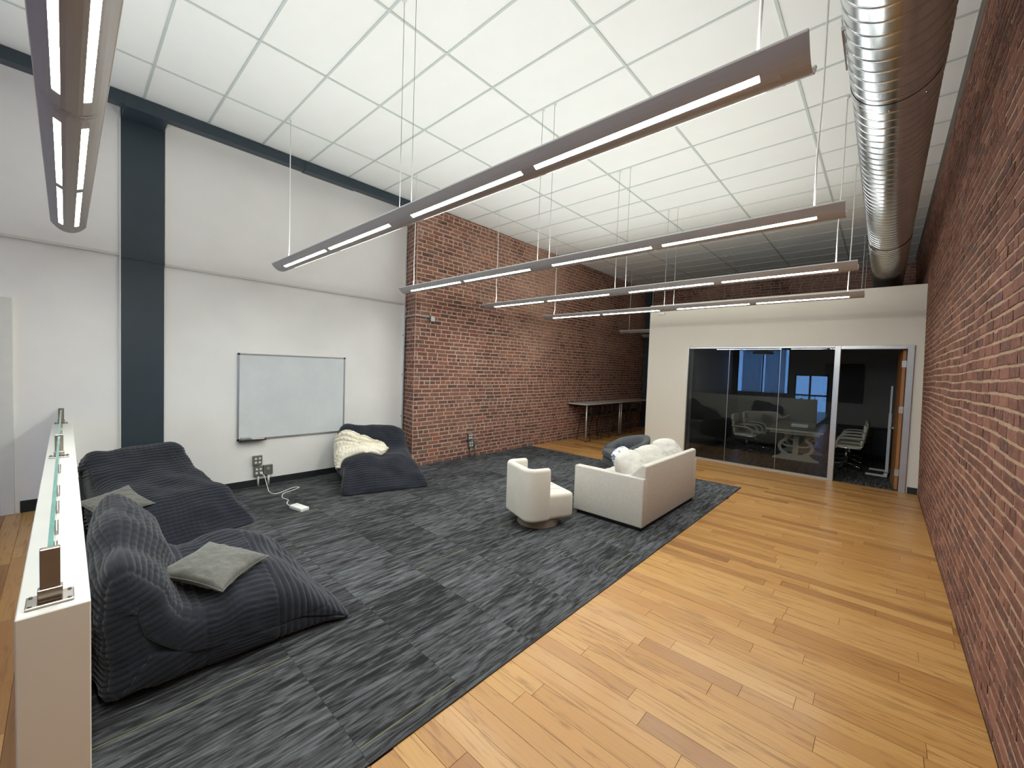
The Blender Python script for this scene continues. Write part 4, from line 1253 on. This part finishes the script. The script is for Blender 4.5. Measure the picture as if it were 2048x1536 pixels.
sm = ob.modifiers.new('thick', 'SOLIDIFY'); sm.thickness = 0.022; sm.offset = 1

# ------------------------------------------------------------------ sofa (back towards the wood floor)
SX1, SX0 = -2.02, -2.985       # back, front
SY0, SY1 = 4.575, 6.41
sofa = empty('sofa', ((SX0 + SX1) / 2, (SY0 + SY1) / 2, 0.0075), 0, 'pale oatmeal two seat sofa seen from behind on the carpet', 'sofa')
sx, sy = (SX0 + SX1) / 2, (SY0 + SY1) / 2
hx, hy = (SX1 - SX0) / 2, (SY1 - SY0) / 2
MB().box(-hx + 0.04, hx - 0.03, -hy + 0.03, hy - 0.03, 0, 0.045).build('plinth', M['black'], sofa)
for s in (-1, 1):
    ya, yb = (-hy, -hy + 0.115) if s < 0 else (hy - 0.115, hy)
    MB().rbox(-hx, hx, ya, yb, 0.045, 0.635, 0.016, 3).build('arm', M['sofa'], sofa, smooth=True)
    MB().rbox(-hx + 0.02, hx - 0.02, ya + 0.004, ya + 0.008, 0.606, 0.610, 0.001, 1).build('seam', M['taupe'], sofa)
MB().rbox(-hx + 0.03, hx - 0.02, -hy + 0.10, hy - 0.10, 0.045, 0.27, 0.015, 2).build('seat_base', M['sofa'], sofa, smooth=True)
# back: wedge with a sloping inner face
bk = MB()
bm = bmesh.new()
prof = [(hx - 0.002, 0.05), (hx - 0.002, 0.775), (hx - 0.055, 0.79), (hx - 0.22, 0.62), (hx - 0.26, 0.27), (hx - 0.26, 0.05)]
fr = [bm.verts.new((p[0], -hy + 0.05, p[1])) for p in prof]; bkv = [bm.verts.new((p[0], hy - 0.05, p[1])) for p in prof]
bm.faces.new(fr); bm.faces.new(bkv[::-1])
for i in range(6): bm.faces.new((fr[i], bkv[i], bkv[(i + 1) % 6], fr[(i + 1) % 6]))
bmesh.ops.recalc_face_normals(bm, faces=bm.faces)
bmesh.ops.bevel(bm, geom=list(bm.edges), offset=0.013, segments=3, profile=0.5, affect='EDGES')
me = bpy.data.meshes.new('back'); bm.to_mesh(me); bm.free()
link('backrest', me, M['sofa'], sofa, smooth=True)
for k in range(2):
    ya = -hy + 0.12 + k * (2 * hy - 0.24) / 2
    MB().rbox(-hx - 0.005, hx - 0.26, ya + 0.004, ya + (2 * hy - 0.24) / 2 - 0.004, 0.27, 0.46, 0.045, 4).build('seat_cushion', M['sofa'], sofa, smooth=True)
# loose back cushions
for k, (xc, yc, zc_, wy, rz_, ry_) in enumerate(((-0.34, -0.50, 0.625, 0.72, 10, 52), (-0.31, 0.06, 0.63, 0.58, -6, 58), (-0.30, 0.56, 0.665, 0.58, -12, 64))):
    link('back_cushion', pillow_mesh(0.54, wy, 0.36, 60 + k, pinch=0.0, wrinkle=0.009, ex=2.0, rnd=0.62), M['sofa'], sofa, (hx + xc, yc, zc_), (0, R(ry_), R(rz_)))
cushion('blue and white leaf print cushion on the sofa', (sx + hx - 0.45, sy - 0.42, 0.655), (0, R(52), R(10)), 0.52, 0.56, 0.16, M['print'], 70, soft=True, piping=False)

# ------------------------------------------------------------------ cream swivel chair
ch = empty('swivel_chair', (-3.09, 3.95, 0.0075), R(-21), 'small cream upholstered swivel tub chair beside the sofa arm', 'chair')
MB().lathe([(0, 0), (0.25, 0), (0.255, 0.01), (0.255, 0.098), (0.247, 0.106), (0, 0.106)], 48).build('base_drum', M['taupe'], ch, smooth=False)
MB().rbox(-0.285, 0.285, -0.25, 0.335, 0.105, 0.415, 0.05, 4).build('seat', M['boucle'], ch, smooth=True)
for x in (-0.09, 0.09):
    MB().tube([(x, -0.20, 0.4135), (x, 0.27, 0.4135), (x, 0.315, 0.403), (x, 0.3345, 0.365), (x, 0.3345, 0.15)], 0.004, 6).build('channel_seam', M['taupe'], ch, smooth=True)
def tub_shell():
    # plan of the wrap: from the left wing tip, round the back, to the right wing tip
    hw, yb, yf, rc = 0.325, -0.335, -0.05, 0.13
    path = []
    for y in np.linspace(yf, yb + rc, 8): path.append((-hw, y, -1, 0))
    for a in np.linspace(0, math.pi / 2, 9)[1:]: path.append((-hw + rc - rc * math.cos(a), yb + rc - rc * math.sin(a), -math.cos(a), -math.sin(a)))
    for x in np.linspace(-hw + rc, hw - rc, 12)[1:]: path.append((x, yb, 0, -1))
    for a in np.linspace(math.pi / 2, 0, 9)[1:]: path.append((hw - rc + rc * math.cos(a), yb + rc - rc * math.sin(a), math.cos(a), -math.sin(a)))
    for y in np.linspace(yb + rc, yf, 8)[1:]: path.append((hw, y, 1, 0))
    th_, z0, z1, rr_ = 0.088, 0.105, 0.735, 0.04
    sec = []
    for (cx_, cz_, a0_) in ((-rr_, z0 + 0.05, -90), (-rr_, z1 - rr_, 0), (-th_ + rr_, z1 - rr_, 90), (-th_ + rr_, z0 + 0.05, 180)):
        r__ = rr_ if cz_ > 0.4 else 0.04
        for k in range(5):
            a = R(a0_ + k * 22.5)
            sec.append((cx_ + r__ * math.cos(a), cz_ + r__ * math.sin(a)))
    n = len(sec); m = len(path)
    # round the two wing tips
    P = np.zeros((m + 6, n, 3))
    def ring(p, scale=1.0, push=0.0, dirv=(0, 0)):
        cx_ = -th_ / 2; cz_ = (z0 + z1) / 2 + 0.01
        out = []
        for (o_, z_) in sec:
            oo = cx_ + (o_ - cx_) * scale
            zz_ = z_ if scale == 1 else cz_ + (z_ - cz_) * (1 - (1 - scale) * 0.10)
            out.append((p[0] + p[2] * oo + dirv[0] * push, p[1] + p[3] * oo + dirv[1] * push, zz_))
        return out
    rings = []
    for sc_, pu in ((0.05, 0.030), (0.6, 0.024), (0.9, 0.010)): rings.append(ring(path[0], sc_, pu, (0, 1)))
    for p in path: rings.append(ring(p))
    for sc_, pu in ((0.9, 0.010), (0.6, 0.024), (0.05, 0.030)): rings.append(ring(path[-1], sc_, pu, (0, 1)))
    return np.array(rings)
shell = link('tub_back', grid_mesh('tub_back', tub_shell(), closed_v=True), M['boucle'], ch)

# ------------------------------------------------------------------ charcoal tub armchair
ac = empty('tub_armchair', (-3.43, 6.93, 0.0075), R(140), 'charcoal channel tufted tub armchair behind the sofa', 'armchair')
def barrel():
    # faces +y locally; straight arms joined by a half round back
    path = []
    rc, yf = 0.365, 0.26
    for y in np.linspace(yf, 0, 22)[:-1]: path.append((rc, y, 1, 0))
    for a in np.linspace(0, math.pi, 70): path.append((rc * math.cos(a), -rc * math.sin(a), math.cos(a), -math.sin(a)))
    for y in np.linspace(0, yf, 22)[1:]: path.append((-rc, y, -1, 0))
    m = len(path); rings = []
    L_ = 0.0; prev = None
    for i, p in enumerate(path):
        if prev is not None: L_ += math.hypot(p[0] - prev[0], p[1] - prev[1])
        prev = p
        fr_ = abs(i / (m - 1) - 0.5) * 2
        top = 0.745 - 0.27 * fr_ ** 1.5
        g = 0.030 * abs(math.sin(math.pi * L_ / 0.118)) ** 0.45
        z0 = 0.17
        lean = 0.05 * (1 - fr_)
        pts = [(-0.05, z0), (0.0, z0 + 0.05), (0.02, 0.40), (0.035 + lean * 0.5, top - 0.05), (0.028 + lean * 0.5, top - 0.012), (0.0 + lean * 0.4, top), (-0.038 + lean * 0.3, top - 0.012), (-0.06 + lean * 0.2 - g, top - 0.05), (-0.065 - g, 0.50), (-0.07 - g, 0.38), (-0.07, z0)]
        rings.append([(p[0] + p[2] * o_, p[1] + p[3] * o_, z_) for (o_, z_) in pts])
    def tip(r_, k, dy):
        c = np.array(r_).mean(0)
        return [tuple(c + (np.array(q) - c) * np.array([k, 1, 1 - (1 - k) * 0.06]) + np.array([0, dy, 0])) for q in r_]
    rings = [tip(rings[0], 0.05, 0.03), tip(rings[0], 0.6, 0.024), tip(rings[0], 0.9, 0.01)] + rings + [tip(rings[-1], 0.9, 0.01), tip(rings[-1], 0.6, 0.024), tip(rings[-1], 0.05, 0.03)]
    return np.array(rings)
link('barrel_back', grid_mesh('barrel_back', barrel(), closed_v=True), M['charcoal'], ac)
def dseat(z0, z1, r_, bev, front):
    mb = MB()
    poly = [(r_ * math.cos(a), -abs(r_) * math.sin(a) * 0.95) for a in np.linspace(0, math.pi, 25)] + [(-r_ - 0.02, front - 0.04), (-r_ + 0.03, front), (r_ - 0.03, front), (r_ + 0.02, front - 0.04)]
    bm = bmesh.new()
    lo = [bm.verts.new((p[0], p[1], z0)) for p in poly]; hi = [bm.verts.new((p[0], p[1], z1)) for p in poly]
    bm.faces.new(lo[::-1]); bm.faces.new(hi)
    n = len(poly)
    for i in range(n): bm.faces.new((lo[i], lo[(i + 1) % n], hi[(i + 1) % n], hi[i]))
    bmesh.ops.recalc_face_normals(bm, faces=bm.faces)
    es = [e for e in bm.edges if abs(e.verts[0].co.z - e.verts[1].co.z) < 1e-5]
    bmesh.ops.bevel(bm, geom=es, offset=bev, segments=3, profile=0.5, affect='EDGES')
    me = bpy.data.meshes.new('seat'); bm.to_mesh(me); bm.free()
    return me
link('seat_cushion', dseat(0.31, 0.44, 0.275, 0.03, 0.36), M['charcoal'], ac, smooth=True)
link('seat_base', dseat(0.16, 0.305, 0.30, 0.03, 0.34), M['charcoal'], ac, smooth=True)
MB().lathe([(0, 0.0), (0.24, 0.0), (0.25, 0.008), (0.24, 0.018), (0.05, 0.03), (0.04, 0.05), (0.04, 0.18), (0, 0.18)], 32).build('swivel_base', M['blackmetal'], ac, smooth=False)

# ------------------------------------------------------------------ bar tables and stools
for k, (ya, yb, lb) in enumerate(((9.30, 11.235, 'nearer of two tall pale topped bar tables along the left brick wall'), (11.245, 13.18, 'farther of two tall pale topped bar tables, partly hidden by the partition'))):
    bt = empty('bar_table', (-6.06, (ya + yb) / 2, 0), 0, lb, 'bar table', 'bar tables along the brick wall')
    L = (yb - ya) / 2
    MB().rbox(-0.285, 0.30, -L, L, 0.985, 1.015, 0.004, 2).build('table_top', M['bartop'], bt)
    MB().box(-0.285, -0.25, -L + 0.03, L - 0.03, 0.93, 0.985).build('wall_cleat', M['blackmetal'], bt)
    for x in (0.262,):
        for y in (-L + 0.05, L - 0.05):
            lg = MB().tube([(x, y, 0.02), (x, y, 0.985)], 0.020, 12).build('leg', M['alu'], bt, smooth=True)
            MB().lathe([(0, 0), (0.025, 0), (0.025, 0.012), (0.012, 0.022), (0, 0.022)], 12, (x, y, 0)).build('foot', M['black'], lg)
    MB().box(-0.25, 0.25, -L + 0.04, L - 0.04, 0.955, 0.985).build('apron', M['blackmetal'], bt)
stool0 = None
for k, (x, y, lb) in enumerate(((-5.98, 9.72, 'black wire frame bar stool nearest the camera under the bar table'), (-5.98, 10.32, 'second black wire frame bar stool under the nearer bar table'), (-5.98, 10.86, 'third black wire frame bar stool, before the paired table legs'), (-5.98, 11.75, 'fourth black wire frame bar stool, past the paired table legs'), (-5.98, 12.45, 'farthest black wire frame bar stool beside the partition'))):
    if stool0 is None:
        st = empty('bar_stool', (x, y, 0), 0, lb, 'bar stool', 'black bar stools under the bar tables')
        for s in (-1, 1):
            MB().tube([(-0.12, s * 0.17, 0.66), (-0.20, s * 0.21, 0.012), (0.22, s * 0.21, 0.012), (0.13, s * 0.17, 0.66)], 0.011, 8).build('leg_frame', M['blackmetal'], st)
        MB().tube([(0.205, -0.2, 0.17), (0.205, 0.2, 0.17)], 0.009, 8).build('foot_rest', M['blackmetal'], st)
        MB().tube([(-0.19, -0.2, 0.17), (-0.19, 0.2, 0.17)], 0.009, 8).build('foot_rest', M['blackmetal'], st)
        # moulded seat shell with a low back
        uu = np.linspace(0, 1, 20); vv = np.linspace(-1, 1, 18)
        P = np.zeros((20, 18, 3))
        for i, u in enumerate(uu):
            for j, v in enumerate(vv):
                if u < 0.6: px, pz = -0.20 + u / 0.6 * 0.36, 0.665 + 0.02 * abs(v) ** 2
                else:
                    t = (u - 0.6) / 0.4
                    px, pz = 0.16 + 0.07 * math.sin(t * 1.5), 0.665 + 0.24 * t ** 1.4
                P[i, j] = (px - 0.05 * v * v * (u > 0.6) * (u - 0.6) * 2.5, v * (0.20 - 0.02 * u), pz + 0.05 * abs(v) ** 3 * (1 - abs(u - 0.5)))
        sh = link('seat_shell', grid_mesh('seat_shell', P), M['black'], st)
        md = sh.modifiers.new('thick', 'SOLIDIFY'); md.thickness = 0.012
        stool0 = st
    else:
        st = stool0.copy(); COL.objects.link(st); st.location = (x, y, 0); st['label'] = lb
        for c in list(stool0.children):
            cc = c.copy(); COL.objects.link(cc); cc.parent = st

# ------------------------------------------------------------------ meeting room furniture
tb = empty('meeting_table', (-1.45, 12.0, 0.004), R(2), 'white trestle meeting table with lyre shaped legs behind the glass', 'table')
MB().rbox(-0.52, 0.52, -1.15, 1.15, 0.70, 0.745, 0.006, 2).build('table_top', M['tablewhite'], tb)
MB().box(-0.46, 0.46, -1.08, 1.08, 0.645, 0.70).build('apron', M['tablewhite'], tb)
for y in (-0.62, 0.62):
    tr = MB()
    tr.prism([(-0.055, 0.13), (0.055, 0.13), (0.055, 0.645), (-0.055, 0.645)], y - 0.04, y + 0.04, 'xz')
    # foot with stepped ends
    foot = [(-0.44, 0.0), (0.44, 0.0), (0.44, 0.035), (0.33, 0.075), (0.27, 0.14), (-0.27, 0.14), (-0.33, 0.075), (-0.44, 0.035)]
    tr.prism(foot, y - 0.05, y + 0.05, 'xz')
    trestle = tr.build('trestle', M['tablewhite'], tb)
    for s in (-1, 1):
        ctr = [(s * 0.16, 0.13), (s * 0.27, 0.20), (s * 0.315, 0.30), (s * 0.28, 0.40), (s * 0.20, 0.47), (s * 0.19, 0.55), (s * 0.24, 0.645)]
        path = smooth_path([(p[0], 0, p[1]) for p in ctr], 6)
        poly = []
        for off in (0.032, -0.032):
            row = []
            for i, p in enumerate(path):
                d = (path[min(i + 1, len(path) - 1)] - path[max(i - 1, 0)]).normalized()
                row.append((p.x + d.z * off, p.z - d.x * off))
            poly += row if off > 0 else row[::-1]
        n2 = len(poly); h2 = n2 // 2
        sc = MB()
        vs = [(p[0], y - 0.035, p[1]) for p in poly] + [(p[0], y + 0.035, p[1]) for p in poly]
        fs = []
        for i in range(h2 - 1):
            a, b, c_, d_ = i, i + 1, n2 - 2 - i, n2 - 1 - i
            fs += [(a, b, c_, d_), (a + n2, d_ + n2, c_ + n2, b + n2), (a, a + n2, b + n2, b), (d_, c_, c_ + n2, d_ + n2)]
        sc.add(vs, fs).build('scroll', M['tablewhite'], trestle)
        br_ = smooth_path([(s * 0.28, y, 0.36), (s * 0.16, y, 0.31), (s * 0.05, y, 0.31)], 5)
        MB().tube(br_, 0.025, 8).build('brace', M['tablewhite'], trestle, smooth=True)
MB().box(-0.03, 0.03, -0.60, 0.60, 0.28, 0.36).build('stretcher', M['tablewhite'], tb)
dc = empty('desk_tray', (-1.42, 11.75, 0.749), R(4), 'small white desk tray on the meeting table', 'tray')
MB().rbox(-0.16, 0.16, -0.10, 0.10, 0, 0.012, 0.003, 1).build('bottom', M['whiteplastic'], dc)
for s in (-1, 1): MB().rbox(-0.16, 0.16, s * 0.1 - 0.004, s * 0.1 + 0.004, 0.012, 0.06, 0.002, 1).build('side', M['whiteplastic'], dc)

oc0 = None
chairs = [(-2.42, 11.30, -90, 'ivory swivel office chair nearest the glass on the left of the meeting table'), (-2.38, 12.15, -88, 'ivory swivel office chair behind the first on the left of the meeting table'), (-0.52, 11.35, 92, 'ivory swivel office chair nearest the open door, right of the meeting table'), (-0.50, 12.05, 88, 'second ivory swivel office chair right of the meeting table'), (-0.52, 12.75, 90, 'farthest ivory swivel office chair right of the meeting table')]
for (x, y, rz_, lb) in chairs:
    if oc0 is None:
        oc = empty('office_chair', (x, y, 0.004), R(rz_), lb, 'office chair', 'ivory office chairs round the meeting table')
        # seat and back as one padded ribbon: separate parts
        MB().rbox(-0.24, 0.24, -0.24, 0.24, 0.44, 0.515, 0.03, 3).build('seat', M['leather'], oc, smooth=True)
        bkp = MB()
        for k in range(3):
            z0 = 0.50 + k * 0.155
            bkp.rbox(-0.235, 0.235, -0.275 - 0.02 * k, -0.215 - 0.02 * k, z0, z0 + 0.150, 0.022, 3)
        bkp.build('backrest', M['leather'], oc, smooth=True)
        for s in (-1, 1):
            MB().tube(smooth_path([(s * 0.25, -0.30, 0.80), (s * 0.25, -0.265, 0.60), (s * 0.25, -0.22, 0.48), (s * 0.25, -0.05, 0.462), (s * 0.25, 0.2, 0.462)], 5), 0.013, 8).build('side_frame', M['chrome'], oc, smooth=True)
            MB().tube(smooth_path([(s * 0.262, -0.28, 0.68), (s * 0.285, -0.12, 0.685), (s * 0.285, 0.08, 0.67), (s * 0.27, 0.16, 0.60), (s * 0.255, 0.17, 0.47)], 5), 0.016, 8).build('armrest', M['leather'], oc, smooth=True)
        MB().tube([(0, 0, 0.09), (0, 0, 0.44)], [0.03, 0.022], 12).build('gas_column', M['chrome'], oc, smooth=True)
        MB().tube([(0.10, 0.0, 0.43), (0.24, 0.02, 0.415)], 0.007, 6).build('lever', M['chrome'], oc, smooth=True)
        for k in range(5):
            a = 2 * math.pi * k / 5 + 0.3
            lg = MB().tube([(0.02 * math.cos(a), 0.02 * math.sin(a), 0.10), (0.29 * math.cos(a), 0.29 * math.sin(a), 0.065)], [0.02, 0.012], 8).build('star_leg', M['chrome'], oc, smooth=True)
            MB().tube([(0.29 * math.cos(a) - 0.02 * math.sin(a), 0.29 * math.sin(a) + 0.02 * math.cos(a), 0.028), (0.29 * math.cos(a) + 0.02 * math.sin(a), 0.29 * math.sin(a) - 0.02 * math.cos(a), 0.028)], 0.028, 12).build('caster', M['black'], lg, smooth=True)
        oc0 = oc
    else:
        oc = oc0.copy(); COL.objects.link(oc); oc.location = (x, y, 0.004); oc.rotation_euler = (0, 0, R(rz_)); oc['label'] = lb
        for c in list(oc0.children):
            cc = c.copy(); COL.objects.link(cc); cc.parent = oc
            for g_ in list(c.children):
                gg = g_.copy(); COL.objects.link(gg); gg.parent = cc

tv = empty('television', (-0.78, YF - 0.10, 1.30), 0, 'black wall mounted television on the dark meeting room back wall', 'television')
MB().rbox(-0.40, 0.40, -0.05, -0.02, 0, 1.02, 0.006, 1).build('body', M['black'], tv)
MB().box(-0.385, 0.385, -0.053, -0.05, 0.015, 1.005).build('screen', M['tvscreen'], tv)
MB().box(-0.15, 0.15, -0.02, 0, 0.4, 0.7).build('bracket', M['blackmetal'], tv)
cr = empty('credenza', (-0.35, YF - 0.36, 0.004), 0, 'low black credenza against the meeting room back wall', 'cabinet')
MB().rbox(-0.64, 0.64, -0.25, 0.24, 0.05, 0.70, 0.005, 1).build('body', M['black'], cr)
MB().rbox(-0.655, 0.655, -0.27, 0.245, 0.70, 0.725, 0.004, 1).build('top', M['blackmetal'], cr)
for k in range(3):
    dd = MB().rbox(-0.62 + k * 0.415, -0.62 + k * 0.415 + 0.405, -0.268, -0.25, 0.07, 0.685, 0.003, 1).build('cabinet_door', M['black'], cr)
    MB().rbox(-0.62 + k * 0.415 + 0.36, -0.62 + k * 0.415 + 0.375, -0.285, -0.268, 0.40, 0.55, 0.003, 1).build('handle', M['blackmetal'], dd)
MB().box(-0.60, 0.60, -0.22, 0.22, 0, 0.05).build('plinth', M['black'], cr)
# tall white stand inside the door
sd = empty('display_stand', (0.14, 11.3, 0.004), R(-4), 'tall white metal stand with two flat feet just inside the open door', 'stand')
MB().rbox(-0.028, 0.022, -0.06, 0.06, 0.03, 1.25, 0.004, 1).build('column', M['whitemetal'], sd)
MB().rbox(-0.02, 0.012, -0.06, 0.02, 1.25, 1.80, 0.004, 1).build('upper_post', M['whitemetal'], sd)
for y in (-0.36, 0.30):
    MB().rbox(-0.30, 0.03, y - 0.04, y + 0.04, 0, 0.03, 0.004, 1).build('foot', M['whitemetal'], sd)
MB().rbox(-0.03, 0.03, -0.36, 0.30, 0.03, 0.06, 0.004, 1).build('foot_bar', M['whitemetal'], sd)
# pendant lamp mirrored in the glass (front half of the room)
pd = empty('pendant_lamp', (-4.75, -5.2, 3.12), 0, 'round white pendant lamp mirrored in the dark glass', 'lamp')
MB().lathe([(0.03, 0.25), (0.2, 0.23), (0.42, 0.12), (0.5, 0.0), (0.49, 0.0), (0.41, 0.11), (0.2, 0.215), (0.03, 0.235)], 40).build('shade', M['whitemetal'], pd, smooth=True)
MB().lathe([(0, -0.03), (0.05, -0.01), (0.06, 0.05), (0.03, 0.10), (0, 0.11)], 20, (0, 0, 0.05)).build('bulb', M['bulb'], pd, smooth=True)
MB().tube([(0, 0, 0.24), (0, 0, ZC - 3.12)], 0.006, 6).build('cord', M['cord'], pd, smooth=True)
